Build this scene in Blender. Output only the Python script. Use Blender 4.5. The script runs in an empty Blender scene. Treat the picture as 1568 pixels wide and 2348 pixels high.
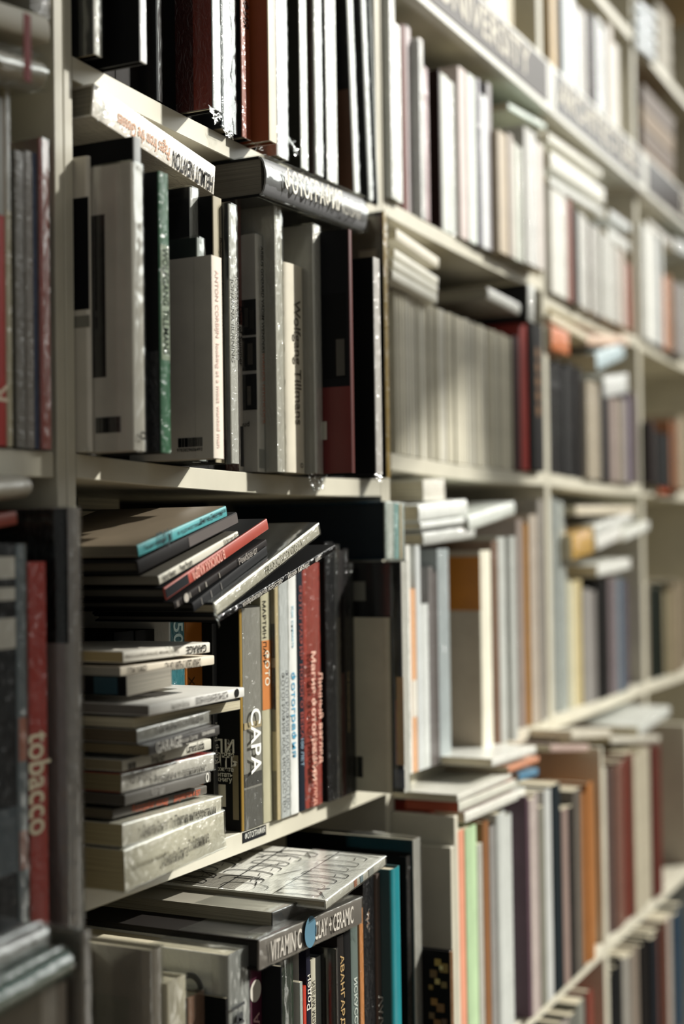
import bpy, bmesh, math, random
from mathutils import Vector, Matrix, noise

# ------------------------------------------------------------------ camera, world, sun
FPX = 3267.0
TH, PI_, RO = math.radians(26.3), math.radians(1.4), 0.0145
CAM = Vector((-1.167, -0.874, 1.45))
F = Vector((math.cos(TH)*math.cos(PI_), math.sin(TH)*math.cos(PI_), math.sin(PI_)))
R0 = Vector((math.sin(TH), -math.cos(TH), 0.0))
U0 = R0.cross(F)
RV = R0*math.cos(RO) - U0*math.sin(RO)
UV = U0*math.cos(RO) + R0*math.sin(RO)

scene = bpy.context.scene
C = scene.collection
cam_d = bpy.data.cameras.new('camera')
cam = bpy.data.objects.new('camera', cam_d)
C.objects.link(cam)
scene.camera = cam
cam.matrix_world = Matrix(((RV.x, UV.x, -F.x, CAM.x), (RV.y, UV.y, -F.y, CAM.y), (RV.z, UV.z, -F.z, CAM.z), (0, 0, 0, 1)))
cam_d.sensor_fit = 'VERTICAL'
cam_d.sensor_height = 36.0
cam_d.lens = FPX*36.0/2348.0
cam_d.clip_start = 0.05
cam_d.dof.use_dof = True
cam_d.dof.focus_distance = 1.64
cam_d.dof.aperture_fstop = 1.9

scene.view_settings.view_transform = 'Standard'
scene.view_settings.look = 'None'
scene.view_settings.gamma = 1.0
scene.view_settings.exposure = 0.0
scene.cycles.max_bounces = 5
scene.cycles.transparent_max_bounces = 12
scene.cycles.caustics_reflective = False
scene.cycles.caustics_refractive = False

SUN_TO = Vector((0.60, -0.60, 0.52)).normalized()      # towards the sun
SUN_ENERGY = 6.7
WORLD_DIM, WORLD_BRIGHT, WORLD_SIDE = 0.03, 5.0, 0.27

w = bpy.data.worlds.new('world'); scene.world = w; w.use_nodes = True
nt = w.node_tree; nt.nodes.clear()
wo = nt.nodes.new('ShaderNodeOutputWorld'); bg = nt.nodes.new('ShaderNodeBackground')
tc = nt.nodes.new('ShaderNodeTexCoord'); dt = nt.nodes.new('ShaderNodeVectorMath'); dt.operation = 'DOT_PRODUCT'
dt.inputs[1].default_value = Vector((0.72, -0.50, 0.48)).normalized()
mr = nt.nodes.new('ShaderNodeMapRange'); mr.inputs[1].default_value = 0.88; mr.inputs[2].default_value = 0.985
mr.inputs[3].default_value = WORLD_DIM; mr.inputs[4].default_value = WORLD_BRIGHT
nt.links.new(tc.outputs['Generated'], dt.inputs[0]); nt.links.new(dt.outputs['Value'], mr.inputs[0])
d2 = nt.nodes.new('ShaderNodeVectorMath'); d2.operation = 'DOT_PRODUCT'; d2.inputs[1].default_value = Vector((-0.80, -0.55, 0.15)).normalized()
m2 = nt.nodes.new('ShaderNodeMapRange'); m2.inputs[1].default_value = 0.1; m2.inputs[2].default_value = 0.95; m2.inputs[3].default_value = 0.0; m2.inputs[4].default_value = WORLD_SIDE
ad = nt.nodes.new('ShaderNodeMath'); ad.operation = 'ADD'
nt.links.new(tc.outputs['Generated'], d2.inputs[0]); nt.links.new(d2.outputs['Value'], m2.inputs[0])
nt.links.new(mr.outputs[0], ad.inputs[0]); nt.links.new(m2.outputs[0], ad.inputs[1])
nt.links.new(ad.outputs[0], bg.inputs['Strength']); bg.inputs['Color'].default_value = (0.96, 0.97, 0.93, 1)
nt.links.new(bg.outputs[0], wo.inputs[0])

sd = bpy.data.lights.new('sun', 'SUN'); so = bpy.data.objects.new('sun', sd); C.objects.link(so)
sd.energy = SUN_ENERGY; sd.angle = math.radians(1.2); sd.color = (1.0, 0.965, 0.89)
so.rotation_euler = SUN_TO.to_track_quat('Z', 'Y').to_euler()

# ------------------------------------------------------------------ pixel rays to world points
def ray(px, py):
    return F + RV*((px-784.0)/FPX) - UV*((py-1174.0)/FPX)
def on(px, py, axis, v):
    d = ray(px, py); t = (v-CAM[axis])/d[axis]
    return CAM + d*t
def onY(px, py, y=0.0): return on(px, py, 1, y)
def onX(px, py, x): return on(px, py, 0, x)
def onZ(px, py, z): return on(px, py, 2, z)

# ------------------------------------------------------------------ materials
def lin(h):
    if isinstance(h, tuple): return h
    h = h.lstrip('#'); v = [int(h[i:i+2], 16)/255 for i in (0, 2, 4)]
    v = tuple(x/12.92 if x <= .04045 else ((x+.055)/1.055)**2.4 for x in v)
    return tuple(x*.5 for x in v) if max(v) < .035 else v
MATS = {}
def mat(col, rough=0.5, wrap=False, kind='cover'):
    key = (col, rough, wrap, kind)
    if key in MATS: return MATS[key]
    m = bpy.data.materials.new(kind); m.use_nodes = True
    n = m.node_tree.nodes; l = m.node_tree.links; b = n['Principled BSDF']
    c = lin(col)
    b.inputs['Roughness'].default_value = rough
    dark = max(c) < .035
    b.inputs['Specular IOR Level'].default_value = .12 if dark else .35
    if dark and not wrap: b.inputs['Roughness'].default_value = max(rough, .62)
    t = n.new('ShaderNodeTexCoord')
    ns = n.new('ShaderNodeTexNoise'); ns.inputs['Scale'].default_value = 22; ns.inputs['Detail'].default_value = 4
    l.new(t.outputs['Object'], ns.inputs['Vector'])
    rp = n.new('ShaderNodeValToRGB')
    rp.color_ramp.elements[0].position = .3; rp.color_ramp.elements[1].position = .75
    rp.color_ramp.elements[0].color = tuple(x*.86 for x in c)+(1,)
    rp.color_ramp.elements[1].color = tuple(min(1, x*1.06) for x in c)+(1,)
    l.new(ns.outputs['Fac'], rp.inputs['Fac']); l.new(rp.outputs[0], b.inputs['Base Color'])
    if wrap:
        b.inputs['Coat Weight'].default_value = .6 if dark else 1.0
        b.inputs['Coat Roughness'].default_value = 0.12
        mp = n.new('ShaderNodeMapping'); mp.inputs['Scale'].default_value = (1.0, 1.0, .55)
        n2 = n.new('ShaderNodeTexNoise'); n2.inputs['Scale'].default_value = 130; n2.inputs['Detail'].default_value = 3
        n2.inputs['Distortion'].default_value = 1.5
        l.new(t.outputs['Object'], mp.inputs[0]); l.new(mp.outputs[0], n2.inputs['Vector'])
        bp = n.new('ShaderNodeBump'); bp.inputs['Strength'].default_value = 1.0; bp.inputs['Distance'].default_value = 0.0035
        l.new(n2.outputs['Fac'], bp.inputs['Height']); l.new(bp.outputs[0], b.inputs['Coat Normal'])
    MATS[key] = m; return m

def mat_pages(col='#cfc6ac'):
    key = ('pages', col)
    if key in MATS: return MATS[key]
    m = bpy.data.materials.new('pages'); m.use_nodes = True
    n = m.node_tree.nodes; l = m.node_tree.links; b = n['Principled BSDF']; b.inputs['Roughness'].default_value = .85
    c = lin(col); t = n.new('ShaderNodeTexCoord')
    mp = n.new('ShaderNodeMapping'); mp.inputs['Scale'].default_value = (900, 6, 6)
    ns = n.new('ShaderNodeTexNoise'); ns.inputs['Scale'].default_value = 1; ns.inputs['Detail'].default_value = 3
    l.new(t.outputs['Object'], mp.inputs[0]); l.new(mp.outputs[0], ns.inputs['Vector'])
    rp = n.new('ShaderNodeValToRGB'); rp.color_ramp.elements[0].position = .35; rp.color_ramp.elements[1].position = .62
    rp.color_ramp.elements[0].color = tuple(x*.62 for x in c)+(1,); rp.color_ramp.elements[1].color = c+(1,)
    l.new(ns.outputs['Fac'], rp.inputs['Fac']); l.new(rp.outputs[0], b.inputs['Base Color'])
    bp = n.new('ShaderNodeBump'); bp.inputs['Strength'].default_value = .5; bp.inputs['Distance'].default_value = .0006
    l.new(ns.outputs['Fac'], bp.inputs['Height']); l.new(bp.outputs[0], b.inputs['Normal'])
    MATS[key] = m; return m

def mat_film():
    if 'film' in MATS: return MATS['film']
    m = bpy.data.materials.new('clear_film'); m.use_nodes = True
    n = m.node_tree.nodes; l = m.node_tree.links; n.remove(n['Principled BSDF'])
    g = n.new('ShaderNodeBsdfGlossy'); g.inputs['Roughness'].default_value = .16; g.inputs['Color'].default_value = (.95, .97, .95, 1)
    d = n.new('ShaderNodeBsdfDiffuse'); d.inputs['Color'].default_value = (.8, .82, .8, 1)
    mx0 = n.new('ShaderNodeMixShader'); mx0.inputs[0].default_value = .05
    tr = n.new('ShaderNodeBsdfTransparent'); tr.inputs['Color'].default_value = (.97, .98, .97, 1)
    lw = n.new('ShaderNodeLayerWeight'); lw.inputs['Blend'].default_value = .35
    rg = n.new('ShaderNodeMapRange'); rg.inputs[3].default_value = .035; rg.inputs[4].default_value = .5
    mx = n.new('ShaderNodeMixShader')
    l.new(g.outputs[0], mx0.inputs[1]); l.new(d.outputs[0], mx0.inputs[2])
    l.new(lw.outputs['Facing'], rg.inputs[0]); l.new(rg.outputs[0], mx.inputs[0])
    l.new(tr.outputs[0], mx.inputs[1]); l.new(mx0.outputs[0], mx.inputs[2])
    l.new(mx.outputs[0], n['Material Output'].inputs[0])
    MATS['film'] = m; return m

# ------------------------------------------------------------------ object helpers
def tag(o, label=None, cat=None, group=None, kind=None):
    if label: o['label'] = label
    if cat: o['category'] = cat
    if group: o['group'] = group
    if kind: o['kind'] = kind
    return o
def link(name, me, parent=None, M=None):
    o = bpy.data.objects.new(name, me); C.objects.link(o)
    if parent: o.parent = parent
    if M is not None: o.matrix_local = M
    return o
def bm_obj(name, bm, mats, parent=None, smooth=None, M=None):
    me = bpy.data.meshes.new(name)
    bmesh.ops.recalc_face_normals(bm, faces=bm.faces)
    bm.to_mesh(me); bm.free()
    for m in (mats if isinstance(mats, (list, tuple)) else [mats]): me.materials.append(m)
    if smooth:
        for p in me.polygons: p.use_smooth = True
        me.set_sharp_from_angle(angle=math.radians(smooth))
    return link(name, me, parent, M)
def add_box(bm, x0, x1, y0, y1, z0, z1, mi=0):
    vs = [bm.verts.new((x, y, z)) for z in (z0, z1) for y in (y0, y1) for x in (x0, x1)]
    for f in ((0, 2, 3, 1), (4, 5, 7, 6), (0, 1, 5, 4), (2, 6, 7, 3), (0, 4, 6, 2), (1, 3, 7, 5)):
        fc = bm.faces.new([vs[i] for i in f]); fc.material_index = mi
    return vs
def quad(bm, pts, mi=0):
    f = bm.faces.new([bm.verts.new(p) for p in pts]); f.material_index = mi; return f
def text_obj(name, s, size, M, col, parent, squash=1.0, rough=.6, maxlen=None, fit=None):
    cu = bpy.data.curves.new('t', 'FONT'); cu.body = s; cu.size = size; cu.align_x = 'LEFT'; cu.align_y = 'CENTER'
    cu.resolution_u = 3; cu.offset = size*.012
    tmp = bpy.data.objects.new('t', cu); C.objects.link(tmp)
    dg = bpy.context.evaluated_depsgraph_get(); dg.update()
    me = bpy.data.meshes.new_from_object(tmp.evaluated_get(dg))
    bpy.data.objects.remove(tmp); bpy.data.curves.remove(cu)
    wn = max(v.co.x for v in me.vertices) if me.vertices else 1
    squash = min(squash, (maxlen or 9)/max(wn, 1e-6)) if not fit else fit/max(wn, 1e-6)
    me.transform(Matrix.Diagonal((squash, 1, 1, 1)))
    me.materials.clear(); me.materials.append(mat(col, rough, False, 'print'))
    return link(name, me, parent, M)

# ------------------------------------------------------------------ the book
ORD = ['first', 'second', 'third', 'fourth', 'fifth', 'sixth', 'seventh', 'eighth', 'ninth', 'tenth', 'eleventh', 'twelfth',
       'thirteenth', 'fourteenth', 'fifteenth', 'sixteenth', 'seventeenth', 'eighteenth', 'nineteenth', 'twentieth']
for a, b in (('twenty', 20), ('thirty', 30), ('forty', 40)):
    if b > 20: ORD.append({30: 'thirtieth', 40: 'fortieth'}[b])
    ORD += ['%s-%s' % (a, o) for o in ORD[:9]]
LENS = {'WOLFGANG TILLMANS': .38, 'Сьюзен Сонтаг': .25, 'Сознание,': .18, 'Против интерпретации': .44, 'ВООБРАЖАЕМАЯ РЕАЛЬНОСТЬ': .35, 'Анри Картье-Брессон': .18,
 'СНИМИ СВОЙ ЛУЧШИЙ ПОРТРЕТ': .40, 'ГЕНРИ КЭРРОЛЛ': .20, 'Болезнь как метафора': .19, 'Camera lucida': .21, 'Ролан Барт': .15, 'Джон Бёрджер': .26,
 'Фотография и ее предназначение': .58, 'Фотография между': .38, 'документом и арт': .30, 'HELMUT NEWTON': .36, 'Pages from the Glossies': .42,
 'КОТОРАЯ': .2, 'ПТИЦЫ': .165, 'Private Property': .15, 'Helmut Newton': .155, 'В ПОИСКАХ КАДРА': .31, 'VITAMIN C': .28, 'CLAY + CERAMIC': .40,
 'Wolfgang Tillmans': .60, 'Очень близко о фотографии': .62, 'CAPA': .30, 'СКУЛЬПТУРЫ': .62, 'XXI ВЕКА': .5, 'tobacco': .25}

def book(M, T, D, H, col, cc=None, label=None, group=None, name='book', wrap=False, rnd=0.0, pages='#cfc6ac', film=False,
         bands=(), cov=(), txt=(), ctxt=(), barcode=None, pb=False, rough=.45, cat='book', flap=None, top=(), nopages=False):
    """local frame: x thickness, y depth (spine at y=0), z along the spine"""
    root = link(name, None, None, M); tag(root, label, cat, group)
    b = min(.0024 if not pb else .0006, T*.2)
    ov = 0.0 if pb else .003
    c = min(.0015, T*.2)
    # cover as one U profile, extruded
    if rnd > 0:
        k = 8
        out = [(0, D), (0, rnd)]
        for i in range(1, k):
            a = math.pi*i/k
            out.append((T/2 - T/2*math.cos(a), rnd - rnd*math.sin(a)))
        out += [(T, rnd), (T, D)]
    else:
        out = [(0, D), (0, c), (c*.3, c*.3), (c, 0), (T-c, 0), (T-c*.3, c*.3), (T, c), (T, D)]
    inn = [(min(max(x, b), T-b), max(y, b) if rnd == 0 else y+b*(1 if 0 < x < T else 0)) for x, y in out]
    bm = bmesh.new()
    rings = []
    for z in (0, H):
        rings.append([[bm.verts.new((x, y, z)) for x, y in pts] for pts in (out, inn)])
    mats = [mat(col, rough, wrap), mat(cc or col, rough, wrap and max(lin(cc or col)) > .06)]
    n = len(out)
    for i in range(n-1):
        y_mid = (out[i][1]+out[i+1][1])/2
        mi = 1 if y_mid > max(c, rnd)*1.2 else 0
        for f in ((rings[0][0][i], rings[0][0][i+1], rings[1][0][i+1], rings[1][0][i]),
                  (rings[0][1][i+1], rings[0][1][i], rings[1][1][i], rings[1][1][i+1]),
                  (rings[0][0][i+1], rings[0][0][i], rings[0][1][i], rings[0][1][i+1]),
                  (rings[1][0][i], rings[1][0][i+1], rings[1][1][i+1], rings[1][1][i])):
            try: fc = bm.faces.new(f); fc.material_index = mi
            except ValueError: pass
    for i in (0, n-1):
        fc = bm.faces.new((rings[0][0][i], rings[1][0][i], rings[1][1][i], rings[0][1][i])); fc.material_index = 1
    # printed patches: spine bands (z fractions), cover patches (y metres from spine, z fractions), on both visible faces
    e = .00035
    for q_, (z0, z1, bc) in enumerate(bands):
        mats.append(mat(bc, rough, wrap))
        add_box(bm, c, T-c, -e-.00015*q_, .0004, z0*H, z1*H, len(mats)-1)
    for q_, (y0, y1, z0, z1, bc) in enumerate(cov):
        mats.append(mat(bc, rough, wrap))
        add_box(bm, -e-.00012*q_, .0004, y0, y1, z0*H, z1*H, len(mats)-1)
    for y0, y1, z0, z1, bc in top:            # patches on the other cover (x = T)
        mats.append(mat(bc, rough, wrap))
        add_box(bm, T-.0004, T+e, y0, y1, z0*H, z1*H, len(mats)-1)
    bm_obj('cover', bm, mats, root, smooth=40)
    # page block
    if not nopages:
        bm = bmesh.new()
        y0 = (rnd*.6 if rnd else 0)+b+.0006; fo = .002 if not pb else 0.0
        x0, x1, z0, z1 = b*.98, T-b*.98, ov, H-ov
        add_box(bm, x0, x1, y0, D-ov-.0003, z0, z1)
        o = bm_obj('pages', bm, mat_pages(pages), root)
    for s, size, z, mode, tcol, *rest in txt:
        off = rest[0] if rest else .5; sq = rest[1] if len(rest) > 1 else 1.0
        eps = -e*2 - .0002*max(0, len(bands)-1) - (.0028 if film else 0)
        if mode == 'up':   mt = Matrix(((0, -1, 0, T*off), (0, 0, -1, eps), (1, 0, 0, z*H), (0, 0, 0, 1)))
        elif mode == 'down': mt = Matrix(((0, 1, 0, T*off), (0, 0, -1, eps), (-1, 0, 0, z*H), (0, 0, 0, 1)))
        else:              mt = Matrix(((1, 0, 0, T*off), (0, 0, -1, eps), (0, 1, 0, z*H), (0, 0, 0, 1)))
        av = (1-z)*H*.97 if mode == 'up' else z*H*.97 if mode == 'down' else T
        text_obj('title', s, size, mt, tcol, root, sq, maxlen=av, fit=LENS[s]*H if s in LENS else None)
    for s, size, y, z, tcol, *rest in ctxt:      # on the x=0 cover; y metres from spine edge of the text's left end
        mt = Matrix(((0, 0, -1, -e*2-.00012*len(cov)-(.0016 if film else 0)), (-1, 0, 0, y), (0, 1, 0, z*H), (0, 0, 0, 1)))
        text_obj('cover_text', s, size, mt, tcol, root, rest[0] if rest else 1.0)
    if barcode:
        y0, y1, z0, z1 = barcode
        bm = bmesh.new(); rr = random.Random(int(T*1e5)); y = y0
        while y < y1:
            wd = rr.choice((.0004, .0007, .0011)); add_box(bm, -e*2-.00012*len(cov), 0, y, min(y+wd, y1), z0*H, z1*H); y += wd+rr.choice((.0005, .0009))
        bm_obj('barcode', bm, mat('#15181c', .6, False, 'print'), root)
    if film:
        shell(root, T, D, H, rnd)
    if flap:
        for f in flap: flapper(root, *f)
    return root

def shell(root, T, D, H, rnd):
    """shrink film hugging spine, the two covers' fronts and the head, with creases"""
    bm = bmesh.new(); g = .0011
    dd = min(D, .10)
    prof = [(-g, dd*(1-i/5)) for i in range(5)]+[(-g, g)]
    m = max(4, int(T/.0025))
    for i in range(m+1):
        u = i/m; a = math.pi*u
        prof.append((u*T, -g+(rnd*(1-math.sin(a)) if rnd else 0)))
    prof += [(T+g, g)]+[(T+g, dd*(i+1)/5) for i in range(5)]
    nz = max(10, int(H/.0032)); grid = []
    sd_ = random.random()*50
    for j in range(nz+1):
        z = -g+(H+2*g)*j/nz; row = []
        for i, (x, y) in enumerate(prof):
            p = Vector((x, y, z))
            q = noise.noise(Vector((x*90+sd_, y*90, z*38)))*.0010 + noise.noise(Vector((x*260, y*260+sd_, z*120)))*.0008
            if T > .004: 
                if -g < x < T+g: p.y -= abs(q)*1.1
                elif x <= -g: p.x -= abs(q)*.5
                else: p.x += abs(q)*.0
            row.append(bm.verts.new(p))
        grid.append(row)
    for j in range(nz):
        for i in range(len(prof)-1):
            bm.faces.new((grid[j][i], grid[j][i+1], grid[j+1][i+1], grid[j+1][i]))
    # head cap
    kx, ky = max(3, int(T/.004)), 12
    cap = []
    for b_ in range(ky+1):
        cap.append([])
        for a_ in range(kx+1):
            x = -g+(T+2*g)*a_/kx; y = -g+dd*b_/ky
            z = H+g+abs(noise.noise(Vector((x*200, y*130, sd_))))*.0022
            cap[-1].append(bm.verts.new((x, y, z)))
    for b_ in range(ky):
        for a_ in range(kx):
            bm.faces.new((cap[b_][a_], cap[b_][a_+1], cap[b_+1][a_+1], cap[b_+1][a_]))
    me = bpy.data.meshes.new('plastic_wrap'); bm.to_mesh(me); bm.free(); me.materials.append(mat_film())
    for p in me.polygons: p.use_smooth = True
    o = link('plastic_wrap', me, root); o['label'] = 'creased clear plastic film'
    return o

def flapper(root, x, y, z, w_, h_, dirx=0.0, dirz=-1.0):
    """a torn tab of film sticking out from point (x,y,z) of the book"""
    bm = bmesh.new(); n1, n2 = 9, 8; g = []; s_ = random.random()*40
    for j in range(n2+1):
        v = j/n2; row = []
        for i in range(n1+1):
            u = i/n1-.5
            q = noise.noise(Vector((u*5+s_, v*4, 2.1)))
            wd = w_*(1-.55*v)+w_*.25*noise.noise(Vector((v*5, s_, u*2)))
            row.append(bm.verts.new((x+u*wd+dirx*v*h_, y-.003*v+q*.0045, z+dirz*v*h_*(.8+.3*noise.noise(Vector((u*6, s_, 0)))))))
        g.append(row)
    for j in range(n2):
        for i in range(n1): bm.faces.new((g[j][i], g[j][i+1], g[j+1][i+1], g[j+1][i]))
    me = bpy.data.meshes.new('film_flap'); bm.to_mesh(me); bm.free(); me.materials.append(mat_film())
    for p in me.polygons: p.use_smooth = True
    link('film_flap', me, root)['label'] = 'torn tab of clear film'

# ------------------------------------------------------------------ rows of upright books
def row(specs, zf, x_start, y0, place, group, rnd_seed=1, y_ref=None, gap=.0004, xmax=None, ylim=-.055, split=False, zcap=None):
    """each spec: (spine left px or None, spine right px, top px, colour, words, {options}); the left cover of a book starts
    where its neighbour ends, so the left edge's pixel fixes how far the book stands out of the shelf"""
    rr = random.Random(rnd_seed); X = x_start; yprev = y0; k = 0
    for sp in specs:
        l, r, t, col, words = sp[:5]; o = dict(sp[5]) if len(sp) > 5 else {}
        o.setdefault('wrap', rr.random() < .5)
        X = o.pop('X', X) if 'X' in o else X
        lean = o.pop('lean', 0.0); dz = o.pop('dz', 0.0)
        yref = o.pop('yr', None)
        def ref(z, y):   # pixel row that the height z has at this place
            v = Vector((X, y, z))-CAM; return 1174-FPX*v.dot(UV)/v.dot(F)
        zb = zf(X)+dz+.0012
        y = o.pop('y', None); ymin = o.pop('ymin', ylim); Xp = X
        if y is None:
            if l is None: y = yprev
            else:
                y = yprev
                for _ in range(3):
                    pr = yref or ref(zb+.12, y); y = onX(l, pr, X).y
                if y < ymin:
                    y = ymin; pr = yref or ref(zb+.12, y); X = max(X, onY(l, pr, y).x)
                y = min(y, .03)
        elif l is not None:
            pr = yref or ref(zb+.12, y); X = max(X, onY(l, pr, y).x)
        pr = yref or ref(zb+.12, y)
        X2 = onY(r, pr, y).x
        if X2 < X+.0015: X2 = X+.0025
        if xmax and X2 > xmax: X2 = xmax
        if X2-X < .001: continue
        zb = max(zf(X), zf(X2))+dz+.0012
        ztop = (onY(l if l is not None else r-4, t, y).z if t is not None else zb+o.pop('h', .30))
        H = max(.06, ztop-zb)
        if zcap: H = min(H, zcap-zb)
        D = o.pop('d', None) or rr.uniform(.17, .215)
        D = min(D, .285-y)
        T = X2-X
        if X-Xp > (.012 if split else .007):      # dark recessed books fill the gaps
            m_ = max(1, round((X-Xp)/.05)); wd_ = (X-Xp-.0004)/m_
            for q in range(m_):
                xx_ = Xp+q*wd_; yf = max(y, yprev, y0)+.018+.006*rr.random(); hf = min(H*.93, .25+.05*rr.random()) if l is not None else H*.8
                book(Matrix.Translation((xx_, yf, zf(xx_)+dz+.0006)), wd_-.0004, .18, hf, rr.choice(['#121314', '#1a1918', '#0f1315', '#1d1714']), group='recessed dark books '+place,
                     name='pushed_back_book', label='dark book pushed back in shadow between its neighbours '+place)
        if split and rr.random() < .3 and 'label' not in o and 'name' not in o: o['name'] = 'paperback'; o.setdefault('pb', True)
        if 'label' not in o:
            o['label'] = '%s %s, %s from left %s' % (words, o.get('name', 'book').replace('_', ' '), ORD[k], place)
        M = Matrix.Translation((X, y, zb))
        if lean: M = Matrix.Translation((X, y, zb))@Matrix.Rotation(lean, 4, 'Y')
        o.pop('h', None)
        if T < .008 and 'pb' not in o: o['pb'] = True
        if split and T > .05 and not lean and 'cov' not in o and 'txt' not in o:
            m_ = int(T/.033+.5); sh = [rr.uniform(.7, 1.3) for _ in range(m_)]; tot = sum(sh); xa = X; base = lin(col); lab = o['label']
            for q in range(m_):
                wd_ = T*sh[q]/tot; f_ = rr.uniform(.72, 1.12); oo = dict(o); oo['wrap'] = rr.random() < .6
                oo['label'] = lab.replace(', ', ', %s of its shade, ' % ['left half', 'middle', 'right one', 'last', 'end'][min(q, 4)], 1) if m_ > 1 else lab
                book(Matrix.Translation((xa, y+rr.uniform(-.004, .004), zb)), wd_-.0004, D, H*rr.uniform(.94, 1.0), tuple(min(.9, v*f_) for v in base), group=group, **oo)
                xa += wd_
            X = X2+gap; yprev = y; k += 1; continue
        book(M, T, D, H, col, group=group, **o)
        X = X2+gap; yprev = y; k += 1
    return X

# ------------------------------------------------------------------ lying books
def lie(lt, lb, rb, col, X=None, y=None, z=None, depth=.14, fore=False, end=False, **o):
    """spine corners in the photograph: left top, left bottom, right bottom; the left end stands at world X (or plane y, or height z)"""
    if z is not None: P = onZ(lb[0], lb[1], z)
    elif X is not None: P = onX(lb[0], lb[1], X)
    else: P = onY(lb[0], lb[1], y)
    y = P.y
    Pt = onY(lt[0], lt[1], y); Pr = onY(rb[0], rb[1], y)
    u = (Pr-P); L = u.length; u.normalize()
    v = Vector((-u.z, 0, u.x)); T = max(.003, (Pt-P).dot(v))
    if fore:     # pages face the aisle, spine at the back
        # x=+v (up), z=-u?, y=-Y
        M = Matrix(((v.x, 0, u.x, P.x), (0, -1, 0, y+depth), (v.z, 0, u.z, P.z), (0, 0, 0, 1)))
        M = Matrix(((-v.x, 0, -u.x, 0), (0, -1, 0, 0), (-v.z, 0, -u.z, 0), (0, 0, 0, 1)))
        # x=-v, y=-Y, z=-u : det = (-v) x (-Y) = v x Y = ... keep right handed
        org = P+v*T+u*L+Vector((0, depth, 0))
        if M.to_3x3().determinant() < 0:
            M = Matrix(((v.x, 0, -u.x, 0), (0, -1, 0, 0), (v.z, 0, -u.z, 0), (0, 0, 0, 1))); org = P+u*L+Vector((0, depth, 0))
        M = Matrix.Translation(org)@M
        return book(M, T, depth, L, col, **o)
    if end:      # head or tail faces the aisle, spine faces the left
        M = Matrix(((-v.x, u.x, 0, 0), (0, 0, 1, 0), (-v.z, u.z, 0, 0), (0, 0, 0, 1)))
        org = P+v*T
        if M.to_3x3().determinant() < 0:
            M = Matrix(((v.x, u.x, 0, 0), (0, 0, 1, 0), (v.z, u.z, 0, 0), (0, 0, 0, 1))); org = P
        return book(Matrix.Translation(org)@M, T, L, depth, col, **o)
    M = Matrix(((-v.x, 0, u.x, 0), (0, 1, 0, 0), (-v.z, 0, u.z, 0), (0, 0, 0, 1)))
    return book(Matrix.Translation(P+v*T)@M, T, depth, L, col, **o)

def drawing(root, T, D, H, seed=3):
    """black line drawing printed on the upper cover (x = 0 side): arches, windows, beams"""
    rr = random.Random(seed); bm = bmesh.new(); x = -.0007
    def line(pts, w_):
        for (a, b), (c_, d_) in zip(pts, pts[1:]):
            v = Vector((c_-a, d_-b)); 
            if v.length < 1e-5: continue
            nrm = Vector((-v.y, v.x)).normalized()*w_*.5
            q = [(a+nrm.x, b+nrm.y), (a-nrm.x, b-nrm.y), (c_-nrm.x, d_-nrm.y), (c_+nrm.x, d_+nrm.y)]
            quad(bm, [(x, max(.001, min(D-.001, s)), max(.001, min(H-.001, t))) for s, t in q])
    for i in range(7):
        z0 = H*(.06+.13*i)
        for j in range(4):
            y0 = D*(.06+.24*j)+rr.uniform(-.01, .01); a = rr.uniform(.020, .032); b = H*.105
            pts = [(y0, z0)]+[(y0+a*(1-math.cos(math.pi*k/8)), z0+b*(.45+.5*math.sin(math.pi*k/8))) for k in range(9)]+[(y0+2*a, z0)]
            line(pts, rr.uniform(.0008, .0022))
            if rr.random() < .6: line([(y0+a*.5, z0), (y0+a*.6, z0+b*.6)], .0009)
            if rr.random() < .7: line([(y0, z0), (y0+2*a, z0+rr.uniform(-.004, .004))], .0016)
    for i in range(26):
        y0, z0 = rr.uniform(0, D), rr.uniform(0, H)
        line([(y0, z0), (y0+rr.uniform(-.05, .05), z0+rr.uniform(-.03, .03))], rr.uniform(.0006, .0028))
    for i in range(4): line([(D*(.22+.23*i), 0), (D*(.2+.24*i), H)], .0018)
    o = bm_obj('line_drawing', bm, mat('#2c2b29', .5, False, 'print'), root); o['label'] = 'black ink drawing of arches and beams'
# ------------------------------------------------------------------ the bookcases
WD = '#c3bfae'
def mat_wood():
    m = bpy.data.materials.new('cream_laminate'); m.use_nodes = True
    n = m.node_tree.nodes; l = m.node_tree.links; b = n['Principled BSDF']; b.inputs['Roughness'].default_value = .42
    c = lin(WD); t = n.new('ShaderNodeTexCoord'); ns = n.new('ShaderNodeTexNoise'); ns.inputs['Scale'].default_value = 14; ns.inputs['Detail'].default_value = 5
    l.new(t.outputs['Object'], ns.inputs['Vector'])
    rp = n.new('ShaderNodeValToRGB'); rp.color_ramp.elements[0].position = .35; rp.color_ramp.elements[1].position = .7
    rp.color_ramp.elements[0].color = tuple(x*.9 for x in c)+(1,); rp.color_ramp.elements[1].color = tuple(x*1.04 for x in c)+(1,)
    l.new(ns.outputs['Fac'], rp.inputs['Fac']); l.new(rp.outputs[0], b.inputs['Base Color'])
    return m
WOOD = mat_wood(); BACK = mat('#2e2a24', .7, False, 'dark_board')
PT = .0155; YB = -.10; DEP = .30
SEAM = [-.80, -.016, .748, 1.512, 2.235, 2.98]
ZD = .6885                       # base floor board (top)
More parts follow.
